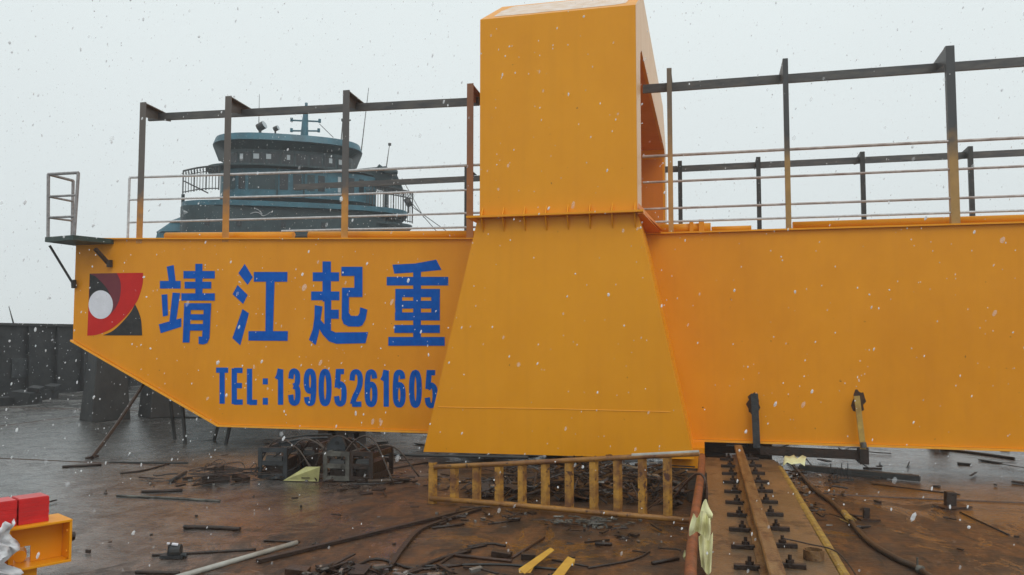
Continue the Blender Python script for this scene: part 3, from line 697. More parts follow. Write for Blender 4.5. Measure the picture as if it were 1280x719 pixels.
strip_sheet(q0.x, YQ, .10, q0.z, q1.z, 8, 'pointed pale paper corner sticking up above the rust red pipe', 1.3, .03, .22)
q0, q1 = pc(857, 686, 6.2), pc(857, 698, 6.2)
strip_sheet(q0.x+.01, 6.2, .06, q0.z, q1.z, 9, 'small pale paper scrap on the left side of the rust red pipe', 2, .02, .05)
q = onZ(988, 582, .18)
g = [[(q.x-.10+.055*j+.02*i, q.y+.10*i-.05, .175+.02*i+.055*abs(math.sin(j*1.3+i*.8))) for j in range(6)] for i in range(4)]
sheet(g, 'paper_sheet', 'paper', 'scrap of pale paper at the far yellow corner of the runway beam', 'paper')

# ------------------------------------------------------------------ steel frames lying under the lettered girder
def frame_block(cx, cy, wx, wy, h, z0, rot, m, label, name='steel_frame', bars=2, bw_=.055):
    t = thing(name, (cx, cy, 0), label, 'steel frame', 'steel frames under the lettered girder')
    rm = Matrix.Rotation(R(rot), 3, 'Z'); c = Vector((cx, cy, z0))
    def P(x, y, z): return c + rm @ Vector((x, y, 0)) + Vector((0, 0, z))
    for s, nm in ((-1, 'front_frame'), (1, 'rear_frame')):
        b = MB()
        for x in (-wx/2+bw_/2, wx/2-bw_/2): b.beam(P(x, s*wy/2, 0), P(x, s*wy/2, h), bw_, bw_*.5, (0, 1, 0))
        for k in range(bars+1):
            z = bw_/2 + (h-bw_)*k/bars; b.beam(P(-wx/2+.01, s*wy/2+.003, z), P(wx/2-.01, s*wy/2+.003, z), bw_*.45, bw_*1.1)
        b.build(nm, m, t)
    for x in (-wx/2+bw_/2, wx/2-bw_/2):
        for z in (.05, h-.05): MB().beam(P(x, -wy/2+.03, z), P(x, wy/2-.03, z), .04, .07).build('tie_bar', m, t)
    b = MB(); b.beam(P(0, -wy/2+.06, .12), P(0, wy/2-.06, .13), wx*.62, h*.5); b.build('inner_block', 'darkrust', t)
    b = MB(); b.tube([P(-wx*.28, -wy*.36, h*.55), P(wx*.28, -wy*.36, h*.55)], h*.17, 14); b.build('roller', 'dark', t)
    return t
q = onZ(338, 600); frame_block(q.x-.02, q.y+.32, .40, .62, .40, .02, 8, 'greysteel', 'dark grey steel frame left of the pale yellow plate')
q = onZ(367, 596); frame_block(q.x+.05, q.y+.52, .30, .5, .40, .02, 4, 'darkrust', 'rusty frame standing behind the pale yellow plate')
q = onZ(417, 603); frame_block(q.x, q.y+.28, .36, .5, .37, .02, 5, 'lightsteel', 'pale grey steel frame right of the pale yellow plate')
q = onZ(452, 604); frame_block(q.x, q.y+.32, .34, .6, .38, .02, -3, 'darkrust', 'rusty dark frame at the right end of the row')
# cheek plate with two bores
q = onZ(420, 600); cy_ = q.y+.12
cp = thing('pulley_plate', (q.x, cy_, .42), 'grey five sided pulley plate with two holes resting on the pale frame', 'pulley plate')
b = MB(); outl = [onY(*p_, cy_) for p_ in ((409,556),(418,545),(427,546),(432,558),(430,569),(413,568),(408,563))]
b.prism(outl, (0, .05, 0)); b.build('cheek', 'greysteel', cp, .004)
for px, py, r_ in ((421,554,.028),(424,563,.024)):
    v = onY(px, py, cy_-.012); MB().tube([v, v+Vector((0, .01, 0))], r_, 14).build('bore', 'black', cp)
b = MB(); v = onY(436, 560, cy_+.16); b.tube([v, v+Vector((0, .08, 0))], .13, 20); tag(b.build('sheave', 'darkrust'), 'dark round sheave behind the grey pulley plate', 'sheave')
for i, (a, c, r_, yy, lab) in enumerate([((352,554),(410,547),.016,9.95,'grey rod sloping up from the left frame to the pulley plate'), ((352,549),(415,543),.012,10.3,'thin dark rod above the grey sloping rod'),
                                 ((440,548),(470,572),.012,10.0,'dark cable end drooping right of the pulley plate'), ((462,568),(660,572),.02,10.6,'long dark bar reaching right from the frames')]):
    A_, C_ = onY(*a, yy), onY(*c, yy)
    pts = curve([A_, A_.lerp(C_, .5)+Vector((0, 0, .02 if i < 3 else -.0)), C_], 5); b = MB(); b.tube(pts, r_, 8); tag(b.build('bar' if i != 2 else 'cable', 'dark' if i else 'greysteel', smooth=True), lab, 'bar' if i != 2 else 'cable')
# pale yellow sheet metal
g = [onZ(354, 601, .01), onZ(398, 602, .01), onY(400, 584, 9.55), onY(382, 584, 9.6)]
b = MB(); b.prism(g, (0, .006, .004)); tag(b.build('yellow_plate', 'paleyellow'), 'pale yellow sheet leaning between the steel frames', 'plate')
# trestle frame below the cut corner
tr = thing('trestle_frame', (-8.7, 12.9, 0), 'thin dark steel trestle standing under the cut corner of the girder', 'trestle')
for a, c, yy in (((213,500),(219,553),13.0), ((228,506),(232,560),12.5), ((273,530),(267,553),13.0), ((288,531),(281,560),12.5)):
    MB().beam(onY(*c, yy), onY(*a, yy), .045, .045, (0, 1, 0)).build('leg', 'dark', tr)
for a, c, yy, r_ in (((219,552),(268,552),13.0,.05), ((231,560),(283,558),12.5,.05), ((213,522),(268,522),13.03,.035)):
    MB().beam(onY(*a, yy), onY(*c, yy), .04, r_).build('crossbar', 'dark', tr)

# ------------------------------------------------------------------ bars, pipes and cables lying about
def rod(name, px, r, m, label, cat, group=None, z=None, flatbar=False, seg=8):
    pts = []
    for p_ in px:
        zz = r*.9 if z is None else z
        v = onZ(p_[0], p_[1], zz); v.z = zz + gz(v.x, v.y); pts.append(v)
    if len(pts) > 2: pts = curve(pts, 5)
    b = MB()
    if flatbar:
        for i in range(len(pts)-1): b.beam(pts[i], pts[i+1] + (pts[i+1]-pts[i])*.02, r*2, r*1.1)
    else: b.tube(pts, r, seg)
    return tag(b.build(name, m, smooth=not flatbar), label, cat, group)
rod('pipe', [(215,723),(371,679)], .022, 'palepipe', 'pale grey pipe running out of the bottom edge of the picture', 'pipe', seg=12)
rod('bar', [(322,702),(588,637)], .026, 'darkrust', 'long dark steel bar lying aslant before the ladder', 'bar', flatbar=True)
rod('strip', [(486,712),(505,684),(526,662),(562,648),(600,636)], .022, 'darkrust', 'curved rusty strip right of the long dark bar', 'strip', flatbar=True)
G = 'loose rods on the wet deck'
for px, r, m, lab in [
 ([(78,584),(127,581)], .018, 'darkrust', 'short dark rod farthest left on the wet grey deck'),
 ([(137,578),(235,578)], .014, 'dark', 'thin straight rod just below the leaning bar'),
 ([(150,592),(180,588),(212,579)], .012, 'darkrust', 'thin bowed rod touching the rod under the leaning bar'),
 ([(146,620),(200,622),(275,626)], .014, 'lightsteel', 'long thin pale rod on the boundary of grey and rusty deck'),
 ([(177,615),(228,613)], .018, 'darkrust', 'short rod lying just above the long pale rod'),
 ([(213,602),(232,590)], .022, 'dark', 'stubby dark rod pointing at the wire tangle'),
 ([(230,658),(268,659),(300,661)], .020, 'darkrust', 'dark rod with a bent tip alone on the rusty deck'),
 ([(190,693),(260,690),(320,687)], .012, 'darkrust', 'thin rod behind the black pulley block'),
 ([(170,714),(224,716)], .015, 'darkrust', 'dark rod at the bottom edge left of the pale pipe'),
 ([(330,676),(375,678)], .010, 'darkrust', 'thin rod just past the end of the pale pipe'),
 ([(460,602),(512,600)], .03, 'wood', 'wet plank end right of the steel frames'),
 ([(470,588),(535,578)], .012, 'darkrust', 'thin rusty rod pointing at the end of the ladder'),
 ([(540,712),(575,690),(608,682)], .012, 'darkrust', 'bent rod rising out of the scrap at the bottom edge'),
 ([(640,698),(680,672)], .012, 'rust', 'rusty rod slanting up above the yellow strips'),
 ([(585,684),(612,680),(632,683)], .012, 'darkrust', 'short curled rod above the bottom scrap'),
 ([(690,700),(735,708)], .008, 'darkrust', 'thin wire right of the yellow strips'),
 ([(744,680),(765,681)], .016, 'darkrust', 'short stub of bar below the middle of the ladder'),
 ([(1060,644),(1083,647)], .014, 'rust', 'rusty rod leading to the small square stub'),
 ([(1175,561),(1225,567),(1268,573)], .02, 'hose', 'black cable emerging below the girder at far right'),
 ([(1090,605),(1200,618)], .006, 'darkrust', 'hair thin wire on the wet deck at right'),
 ([(430,716),(470,700),(520,712),(580,706)], .012, 'darkrust', 'wavy dark rod through the left of the bottom scrap'),
 ([(505,719),(548,700),(588,689)], .016, 'darkrust', 'dark rod rising from the bottom edge right of the curved strip'),
 ([(520,709),(620,706),(700,712)], .010, 'dark', 'long thin wire running level across the bottom scrap'),
 ([(560,694),(640,702)], .014, 'rust', 'short rusty rod crossing the bottom scrap'),
 ([(735,710),(790,700),(812,690)], .009, 'darkrust', 'thin curved wire between the yellow strips and the rust red pipe'),
 ([(815,704),(848,698)], .016, 'darkrust', 'short dark bar left of the rust red pipe'),
 ([(425,606),(500,604)], .010, 'dark', 'thin dark rod at the foot of the steel frames'),
 ([(610,655),(650,650)], .009, 'darkrust', 'thin short wire just below the left part of the ladder'),
 ([(1200,640),(1262,668)], .007, 'darkrust', 'thin wire at far right of the rusty deck'),
 ([(540,660),(580,655)], .012, 'darkrust', 'short dark rod beyond the curved strip')]:
    cat = 'cable' if 'cable' in lab else 'wire' if 'wire' in lab.split(' between')[0] and 'tangle' not in lab else 'plank' if 'plank' in lab else 'rod'
    rod({'cable': 'cable', 'wire': 'wire', 'plank': 'plank', 'rod': 'rod'}[cat], px, r, m, lab, cat, G if cat == 'rod' else None)
# leaning bent bar
b = MB(); b.tube(curve([onZ(115, 572, .02), onY(145, 532, 11.6), onY(179, 481, 12.38)], 5), .032, 8); b.beam(onZ(108, 573, .02), onZ(122, 570, .02), .05, .03)
tag(b.build('leaning_bar', 'darkrust', smooth=False), 'bent dark bar leaning up against the cut corner of the girder', 'bar')
# wire tangle
b = MB(); rnd = random.Random(4)
for i in range(16):
    c0 = onZ(rnd.uniform(255, 312), rnd.uniform(586, 606), .03)
    pts = [c0 + Vector((rnd.uniform(-.5, .5), rnd.uniform(-.3, .3), rnd.uniform(0, .14))) for _ in range(4)]
    b.tube(curve(pts, 5), .006, 5)
c0 = onZ(270, 603); b.rbox((c0.x, c0.y, .05), (.34, .14, .09), (0, 5, 30)); b.rbox((c0.x+.3, c0.y+.1, .045), (.22, .12, .08), (0, 8, -20)); b.rbox((c0.x-.12, c0.y+.25, .09), (.08, .1, .17), (12, 8, -10))
tag(b.build('wire_tangle', 'darkrust'), 'tangle of wire and dark scrap left of the steel frames', 'wire tangle')
# black pulley block on the rusty deck
q = onZ(217, 697); t = thing('pulley_block', q, 'small black pulley block with white snow on it on the rusty deck', 'pulley block')
b = MB(); b.tube([q+Vector((-.03, 0, .055)), q+Vector((.05, .03, .055))], .052, 14); b.build('sheave', 'dark', t)
b = MB(); b.rbox(q+Vector((.0, 0, .015)), (.2, .10, .025), (0, 0, 10)); b.rbox(q+Vector((-.05, .02, .06)), (.02, .09, .10), (0, 8, 20)); b.tube([q+Vector((.08, 0, .03)), q+Vector((.13, 0, .03))], .018, 8); b.build('bracket', 'greysteel', t)
b = MB(); b.rbox(q+Vector((.01, -.0, .113)), (.05, .03, .012), (5, 10, 30)); b.rbox(q+Vector((-.055, .0, .116)), (.025, .02, .01), (5, 10, 30)); b.build('snow_cap', 'white', t)
# hose on the right with its tape
hp = [(985,573),(1000,592),(1018,612),(1040,628),(1060,648),(1085,676),(1120,698),(1145,709),(1175,730)]
b = MB(); pts = [onZ(x, y, .03) for x, y in hp]; b.tube(curve(pts, 6), .026, 10)
hs_ = thing('hose', pts[4], 'thick dark hose snaking over the deck right of the runway beam', 'hose'); b.build('hose_line', 'hose', hs_, smooth=True)
b = MB(); a, c = onZ(1055, 641, .035), onZ(1064, 652, .035); b.tube([a, c], .033, 10); c = onZ(1061, 648, .07)
b.rbox(c, (.10, .03, .006), (20, 20, 40)); b.rbox(c+Vector((-.05, -.03, -.02)), (.09, .03, .006), (-30, 10, -50)); b.rbox(c+Vector((.05, .03, 0)), (.07, .02, .006), (10, 40, 10)); b.build('tape', 'mustard', hs_)
b = MB(); a = onZ(1147, 711, .035); b.tube([a, a+Vector((.03, -.03, 0))], .032, 10); b.tube([a+Vector((0, 0, .03)), a+Vector((.0, 0, .09))], .008, 6); b.build('clamp', 'lightsteel', hs_)
# dark beam in the puddle, upright wires
A_, C_ = onZ(1000, 584, .05), onZ(1150, 598, .05)
b = MB(); b.beam(A_, C_, .10, .07); b.beam(A_+Vector((0, .20, -.03)), C_+Vector((-.4, .20, -.03)), .30, .03); tag(b.build('dark_beam', 'dark'), 'low dark beam lying in the puddle beyond the hose', 'beam')
b = MB()
for i in range(7):
    x = 1038 + i*4.3; p0 = onZ(x, 599+random.uniform(-2, 2), .01); b.tube([p0, p0 + Vector((random.uniform(-.03, .03), 0, random.uniform(.08, .22)))], .006, 5)
b.beam(onZ(1036, 600, .012), onZ(1066, 599, .012), .05, .02)
tag(b.build('comb_of_wires', 'dark'), 'row of short upright wires on a strip before the dark beam', 'wire rack')
for (x, y, wd, h, rot, lab) in [(1188, 634, .17, .17, 8, 'dark square stub on a plate standing on the wet deck at right'), (1083, 650, .10, .13, 4, 'small square stub beside the hose')]:
    q = onZ(x, y); t = thing('deck_stub', q, lab, 'stub', 'stubs on the deck')
    b = MB(); b.rbox(q+Vector((0, 0, h/2)), (wd*.62, wd*.5, h), (0, 3, rot)); b.build('post', 'darkrust', t, .006)
    b = MB(); b.rbox(q+Vector((.02, 0, .012)), (wd*2, wd*1.2, .016), (0, 0, rot*3)); b.build('base_plate', 'rust', t)
# thin cords from the girder down to the deck on the right
for i, (a, ya, c) in enumerate([((995,560),12.4,(1020,588)), ((1048,560),12.5,(1090,588)), ((975,566),12.4,(1000,592))]):
    b = MB(); b.tube([onY(*a, ya), onZ(*c, .02)], .008, 6); tag(b.build('cord', 'dark'), ['thin cord slanting down near the paper scrap', 'thin cord slanting down behind the spreader bar', 'thin cord closest to the end of the runway beam'][i], 'cord', 'cords hanging under the girder')

# ------------------------------------------------------------------ scrap
def bits(zone, n, seed, lmin, lmax, hmax, plates=.35, fn=None):
    rnd = random.Random(seed); b = MB()
    for i in range(n):
        x, y = zone(rnd); z = rnd.uniform(.01, 1)**1.3*hmax
        if fn: z *= fn(x, y)
        a = rnd.uniform(0, math.pi); l = rnd.uniform(lmin, lmax)
        if rnd.random() < plates: b.rbox((x, y, z+.01), (l*.5, l*rnd.uniform(.12, .4), rnd.uniform(.006, .03)), (rnd.uniform(-28, 28) if hmax > .1 else rnd.uniform(-6, 6), rnd.uniform(-28, 28) if hmax > .1 else rnd.uniform(-6, 6), math.degrees(a)))
        elif rnd.random() < .5: 
            d = Vector((math.cos(a), math.sin(a), rnd.uniform(-.4, .4)*min(1, hmax*3)))*l/2; c = Vector((x, y, z+.02)); lo_ = c-d; hi_ = c+d
            lo_.z = max(lo_.z, .008); hi_.z = max(hi_.z, .008); b.beam(lo_, hi_, rnd.uniform(.01, .035), rnd.uniform(.006, .02))
        else:
            c = Vector((x, y, z+.02)); pts = []
            for k in range(4): 
                p = c + Vector(((k-1.5)*l/3*math.cos(a), (k-1.5)*l/3*math.sin(a), 0)) + Vector((rnd.uniform(-.06, .06), rnd.uniform(-.06, .06), rnd.uniform(-.05, .09)*min(1, hmax*4))); p.z = max(p.z, .008); pts.append(p)
            b.tube(curve(pts, 3), rnd.uniform(.004, .012), 5)
    return b
zA = lambda r: (r.uniform(-2.75, -.25), r.uniform(9.1, 10.9))
fA = lambda x, y: max(.15, min(1., 1.25-abs(x+1.2)/1.6))
tag(bits(zA, 420, 11, .12, .6, .24, fn=fA).build('scrap_heap', 'darkrust'), 'dark tangled scrap heap behind the ladder', 'scrap', kind='stuff')
b = bits(zA, 60, 12, .15, .5, .25, .5, fn=fA); tag(b.build('rusty_scrap', 'rust'), 'rusty brown pieces in the scrap heap behind the ladder', 'scrap', kind='stuff')
tag(bits(zA, 26, 16, .1, .3, .25, .8, fn=fA).build('grey_scrap', 'palescrap'), 'pale grey pieces in the scrap heap behind the ladder', 'scrap', kind='stuff')
for i, (a, c, yy, r_, m, lab) in enumerate([((625,636),(650,596),9.6,.03,'rust','flat rusty bar leaning in the left half of the heap'), ((805,640),(860,598),8.9,.018,'rust','rusty rod rising to the right behind the last rungs'),
   ((735,600),(800,622),9.3,.05,'rust','broad rusty plate strip lying across the heap'), ((815,625),(835,580),9.5,.03,'darkrust','dark bar leaning behind the last rungs'), ((765,578),(815,590),10.2,.05,'lightsteel','pale bent plate on top of the heap')]):
    b = MB(); b.beam(onY(*a, yy), onY(*c, yy), r_*2, .016); tag(b.build('scrap_bar', m), lab, 'scrap bar')
zB = lambda r: (r.uniform(-3.1, -1.0), r.uniform(5.45, 6.15))
tag(bits(zB, 95, 21, .08, .55, .05).build('scrap_litter', 'darkrust'), 'dark scrap strewn along the bottom edge of the picture', 'scrap', kind='stuff')
tag(bits(zB, 46, 22, .06, .32, .07, .8).build('pale_scrap', 'palescrap'), 'pale metal offcuts among the scrap at the bottom edge', 'scrap', kind='stuff')
zC = lambda r: (r.uniform(-7.5, 4), r.uniform(5.5, 11.5))
tag(bits(zC, 90, 31, .03, .16, .01, .5).build('deck_litter', 'darkrust'), 'small rusty flakes and wire ends scattered over the deck', 'litter', kind='stuff')
zD = lambda r: (r.uniform(-9, 9), r.uniform(11.5, 19))
tag(bits(zD, 200, 32, .1, .7, .02, .5).build('far_litter', 'darkrust'), 'bits of scrap scattered on the deck beneath the girders', 'litter', kind='stuff')
zF = lambda r: (min(2.4, .98+abs(r.gauss(0, .3))), r.uniform(8.3, 12))
tag(bits(zF, 45, 41, .03, .22, .03, .5).build('edge_litter', 'darkrust'), 'dark litter gathered along the right edge of the runway beam', 'litter', kind='stuff')
tag(bits(zF, 26, 42, .03, .12, .03, .7).build('pale_edge_litter', 'palescrap'), 'pale litter gathered along the right edge of the runway beam', 'litter', kind='stuff')
def cluster(r, cs=[(-5.6, 9.9), (-4.2, 9.5), (-3.4, 9.9), (-6.7, 9.2), (-2.2, 8.1), (-.7, 7.6)]):
    c = cs[r.randrange(len(cs))]; return (c[0]+r.gauss(0, .42), c[1]+r.gauss(0, .22))
tag(bits(cluster, 105, 51, .03, .34, .035, .4).build('clustered_litter', 'darkrust'), 'clusters of small dark scrap on the rusty deck', 'litter', kind='stuff')
tag(bits(cluster, 50, 52, .02, .10, .02, .8).build('pale_litter', 'palescrap'), 'pale wet chips among the scrap on the rusty deck', 'litter', kind='stuff')
b = MB(); rnd = random.Random(8)
for i in range(9):
    c0 = Vector((-5.0+rnd.uniform(-.8, .9), 9.95+rnd.uniform(-.25, .3), .25+rnd.uniform(0, .25))); a_ = rnd.uniform(-.4, .4)
    pts = [c0 + Vector((k*.32-.5, a_*k*.2, rnd.uniform(-.12, .14))) for k in range(4)]; pts = [pts[0]*1] + pts[1:]; pts[0].z = .02; pts[-1].z = .02
    b.tube(curve(pts, 6), rnd.uniform(.008, .016), 6)
tag(b.build('cable_tangle', 'hose', smooth=True), 'dark cables tangled over the steel frames under the lettered girder', 'cable tangle')
zE = lambda r: (r.gauss(-1.15, .25), r.gauss(8.15, .10))
tag(bits(zE, 60, 33, .02, .09, .015, .3).build('swarf', 'lightsteel'), 'silvery swarf just below the ladder', 'swarf', kind='stuff')
for i, (px, lab) in enumerate([([(648,712),(656,718),(693,688),(688,685)], 'yellow metal strip at the bottom edge, the left one'), ([(688,722),(702,724),(719,700),(710,696)], 'yellow metal strip with a bent tip, the right one')]):
    pts = [onZ(x, y, .06+.01*i) for x, y in px]; b = MB(); b.prism(pts, (0, 0, .004))
    if i: e = onZ(719, 700, .07); b.prism([onZ(710, 696, .075), e, onZ(717, 708, .05)], (0, 0, .004))
    else: b.prism([onZ(648, 712, .055), onZ(668, 708, .055), onZ(660, 722, .05), onZ(650, 722, .05)], (0, 0, .004))
    tag(b.build('yellow_strip', 'yellow'), lab, 'strip')
for i, (x, y, sx_, sy_, m, lab) in enumerate([(627,697,.17,.07,'darkrust','dark rectangular offcut above the bottom scrap'), (372,718,.18,.10,'rust','rusty angular offcut at the bottom edge right of the pale pipe'), (660,700,.12,.05,'darkrust','dark offcut just left of the yellow strips')]):
    q = onZ(x, y); b = MB(); b.rbox(q+Vector((0, 0, .03)), (sx_, sy_, .05), (6, 5, 10*i)); tag(b.build('offcut', m, bevel=.004), lab, 'offcut')

# ------------------------------------------------------------------ near left: yellow channel box with red rolls and plastic
Ra = onZ(91, 649, .80); La = onZ(15, 661, .80)
u = (Ra-La); u.z = 0; u.normalize(); v = Vector((-u.y, u.x, 0))      # u along the face, v away from the camera
def q_(s, t, z): return Ra + u*s + v*t + Vector((0, 0, z-.80))
cb = thing('channel_box', q_(-.3, .1, 0), 'orange steel channel box on a leg at the bottom left corner', 'steel box')
def ub(s0, s1, t0, t1, z0, z1): return MB().prism([q_(s0, t0, z0), q_(s1, t0, z0), q_(s1, t1, z0), q_(s0, t1, z0)], (0, 0, z1-z0))
ub(-1.0, 0, 0, .24, .786, .80).build('top_flange', 'tower', cb, .002)
ub(-1.0, 0, 0, .24, .55, .564).build('bottom_flange', 'tower', cb, .002)
ub(-.014, 0, .002, .24, .565, .785).build('end_plate', 'tower', cb, .002)
for z in (.61, .73): MB().tube([q_(-.0145, .04, z), q_(-.02, .04, z)], .008, 8).build('bolt_hole', 'edge', cb)
web = MB(); Z0, Z1 = .565, .785; h0, h1, hz = -.275, -.185, .66
for s0, s1, z0, z1 in ((-1.0, h0, Z0, Z1), (h1, -.016, Z0, Z1), (h0, h1, hz, Z1)): web.prism([q_(s0, .12, z0), q_(s1, .12, z0), q_(s1, .13, z0), q_(s0, .13, z0)], (0, 0, z1-z0))
web.build('web', 'orange', cb)
ub(-.335, -.325, .003, .119, .566, .784).build('stiffener', 'tower', cb)
ub(-.34, -.17, .05, .19, .0, .548).build('leg', 'tower', cb)
MB().tube([q_(-.235, .14, .60), q_(-.2, .26, .60)], .035, 12).build('stub_pipe', 'tower', cb)
b = MB(); b.tube([q_(.001, .1, .68), q_(.045, .1, .675)], .028, 10); b.build('bolt', 'darkrust', cb)
def rib_stack(s0, s1, h, label):
    t = thing('red_block', q_((s0+s1)/2, .12, .801), label, 'red block', 'red ribbed blocks'); n = 6; bb = MB()
    for k in range(n):
        z0 = .801 + h*k/n; ins = .0012 if k % 2 else 0
        bb.prism([q_(s0+ins, .05+ins, z0), q_(s1-ins, .05+ins, z0), q_(s1-ins, .2-ins, z0), q_(s0+ins, .2-ins, z0)], (0, 0, h/n-.0002))
    bb.build('ribbed_body', 'redplastic', t, .0015)
    MB().prism([q_(s0+.004, .054, .801+h), q_(s1-.004, .054, .801+h), q_(s1-.004, .196, .801+h), q_(s0+.004, .196, .801+h)], (0, 0, .004)).build('lid', 'redplastic', t)
rib_stack(-.275, -.115, .145, 'red ribbed block at the right end of the orange channel box')
rib_stack(-.46, -.285, .145, 'red ribbed block at the left, cut by the picture edge')
rnd = random.Random(2)
g = []
for i in range(22):
    row = []
    for j in range(16):
        s = -.62 + .30*j/15 + .02*math.sin(i*.9) ; z = .85 - .40*i/21
        edge = math.sin(j/15*math.pi)
        tt = -.02 - .09*edge*(1-.3*i/21) + .022*math.sin(j*1.9+i*.5) + .016*math.sin(i*1.7-j*1.1) + rnd.uniform(-.006, .006)
        row.append(q_(s + .03*math.sin(i*.7+j*.2), tt, z+.012*math.sin(j*1.3)))
    g.append(row)
sheet(g, 'plastic_bag', 'plastic', 'crumpled white plastic bag hanging on the orange channel box', 'plastic bag', th=.001)

# ------------------------------------------------------------------ tugboat wheelhouse behind
dv = ray(362, 240); dv.z = 0; dv.normalize(); TD = 48.
TV = -dv; TU = Vector((dv.y, -dv.x, 0)); T0 = Vector((0, 0, 0)) + dv*TD
def tuz(x, y):
    d = ray(x, y); k = TD/d.dot(dv); p = CAM + d*k; return (p-T0).dot(TU), p.z
def tp(u_, v_, z): return T0 + TU*u_ + TV*v_ + Vector((0, 0, z))
tug = thing('tugboat', tp(0, -6, -2.5), 'dark blue tugboat wheelhouse rising behind the crane girder', 'boat')
def fp(u0, u1, vf, vb, n=22, p=2.6):
    cu, hw = (u0+u1)/2, (u1-u0)/2; o = []
    for k in range(n+1):
        t = math.pi*k/n; c, s = math.cos(t), math.sin(t)
        o.append((cu - hw*math.copysign(abs(c)**(2/p), c), vf*abs(s)**(2/p)))
    return o + [(u1, -vb), (u0, -vb)]
def tier(u0, u1, vf, vb, z0, z1, name, m, parent=tug, tu0=0, tv=0, p=2.6):
    a = fp(u0, u1, vf, vb, p=p); c = fp(u0+tu0, u1-tu0, vf-tv, vb, p=p); n = len(a)
    return MB().add([tp(*q, z0) for q in a]+[tp(*q, z1) for q in c], [tuple(range(n))[::-1], tuple(range(n, 2*n))]+[(i, (i+1) % n, n+(i+1) % n, n+i) for i in range(n)]).build(name, m, parent)
U = lambda x: tuz(x, 240)[0]
Z = lambda y: tuz(362, y)[1]
rf = tier(U(265), U(452), 2.6, 4, Z(189), Z(180.5), 'wheelhouse_roof', 'tugblue', tu0=.15, tv=.15)
tier(U(279), U(440), 1.9, 3.8, Z(203), Z(197), 'visor', 'tugdark')
tier(U(279.5), U(439.5), 1.9, 3.8, Z(196.8), Z(189.2), 'visor', 'tugdark', tu0=-.55, tv=-.5)
wh = tier(U(279), U(440), 1.9, 3.8, Z(216), Z(203.2), 'wheelhouse', 'tugdark')
# windows round the front of the wheelhouse
fr_ = fp(U(279), U(440), 1.9, 3.8, 60)
def wall_quad(fpts, ua, ub_, za, zb, off, name, m, parent):
    def at(uu):
        for i in range(len(fpts)-1):
            a, c = fpts[i], fpts[i+1]
            if a[0] <= uu <= c[0] and c[0] > a[0]:
                t = (uu-a[0])/(c[0]-a[0]); return a[1]+(c[1]-a[1])*t
        return 0
    n = 4; vs = []
    for i in range(n+1):
        uu = ua+(ub_-ua)*i/n; vv = at(uu)+off; vs += [tp(uu, vv, za), tp(uu, vv, zb)]
    b = MB(); b.add(vs, [(2*i, 2*i+2, 2*i+3, 2*i+1) for i in range(n)]); return b.build(name, m, parent)
for k in range(9):
    x = 284 + k*17
    wq = wall_quad(fr_, U(x), U(x+14), Z(214), Z(201), .03, 'window', 'tugglass', wh)
for x, wd in ((303, 4), (321, 7), (336, 6), (360, 4), (411, 4), (423, 4)):
    wall_quad(fr_, U(x-wd/2), U(x+wd/2), Z(209), Z(203), .06, 'window_glint', 'tugpale', wh)
t2r = tier(U(258), U(468), 2.4, 1.5, Z(218.5), Z(216.2), 'boat_deck_roof', 'tugdark')
t2 = tier(U(275), U(470), 2.0, 5, Z(254), Z(220.2), 'deckhouse', 'tugblue')
fr2 = fp(U(275), U(470), 2.0, 5, 60)
for x0_, x1_, m in ((283, 296, 'tugdark'), (300, 308, 'tugglass'), (312, 345, 'tugdark'), (350, 360, 'tugglass'), (366, 376, 'tugglass'), (383, 392, 'tugdark'), (396, 404, 'tugglass'), (420, 423.5, 'tugpale'), (432, 440, 'tugglass'), (446, 452, 'tugglass')):
    wall_quad(fr2, U(x0_), U(x1_), Z(245), Z(226), .03, 'window', m, t2)
for x0_, x1_ in ((262, 268), (300, 306), (352, 358), (400, 406)):
    wall_quad(fp(U(228.5), U(480), 2.5, 7, 160, 4.5), U(x0_), U(x1_), Z(292), Z(284), .04, 'porthole', 'tugglass', tug)
for x_ in (289, 347, 379, 428): MB().tube([tp(U(x_), 2.15, Z(254)), tp(U(x_), 2.15, Z(221))], .05, 6).build('drain_pipe', 'tugdark', tug)
# right wing of the upper deck
b = MB(); za, zb = Z(230), Z(214)
b.prism([tp(U(438), 1.0, za+.5), tp(U(492), .6, za), tp(U(503), .3, za), tp(U(494), .5, zb+.1), tp(U(480), .8, zb+.45), tp(U(438), 1.0, zb+.1)], tp(0, -2, 0)-tp(0, 0, 0)); b.build('bridge_wing', 'tugdark', tug)
MB().tube([tp(U(482), .3, Z(282)), tp(U(482), .3, Z(229))], .12, 8).build('pillar', 'tugdark', tug)
MB().tube([tp(U(470), 1.0, Z(206)), tp(U(478), .9, Z(211)), tp(U(494), .6, Z(211))], .16, 8).build('raft_canister', 'tugdark', tug)
# deck with curved blue edge
dk2 = tier(U(228), U(508), 2.8, 6, Z(268), Z(262), 'bridge_deck', 'tugblue', p=3.)
dk2b = tier(U(228), U(515), 2.4, 6, Z(281), Z(278), 'lower_deck_edge', 'tugdark')
t1 = tier(U(228.5), U(480), 2.5, 7, Z(330), Z(268.2), 'main_deckhouse', 'tugdark', p=4.5)
tier(U(188), U(500), 1.0, 9, Z(350), Z(296), 'forecastle', 'tugblue', tu0=.4, tv=.3, p=2.6)
tier(U(196.5), U(492), 1.0, 9, Z(295.8), Z(283), 'forecastle', 'tugblue', tu0=.75, tv=.3, p=2.6)
tier(U(212), U(480), 1.0, 9, Z(282.8), Z(273), 'forecastle', 'tugblue', tu0=1.0, tv=.3, p=2.6)
hull = tier(U(196), U(530), 6.2, 16, -4.5, Z(350.5), 'hull', 'tugdark', tu0=-.9, tv=-.9, p=2.2)
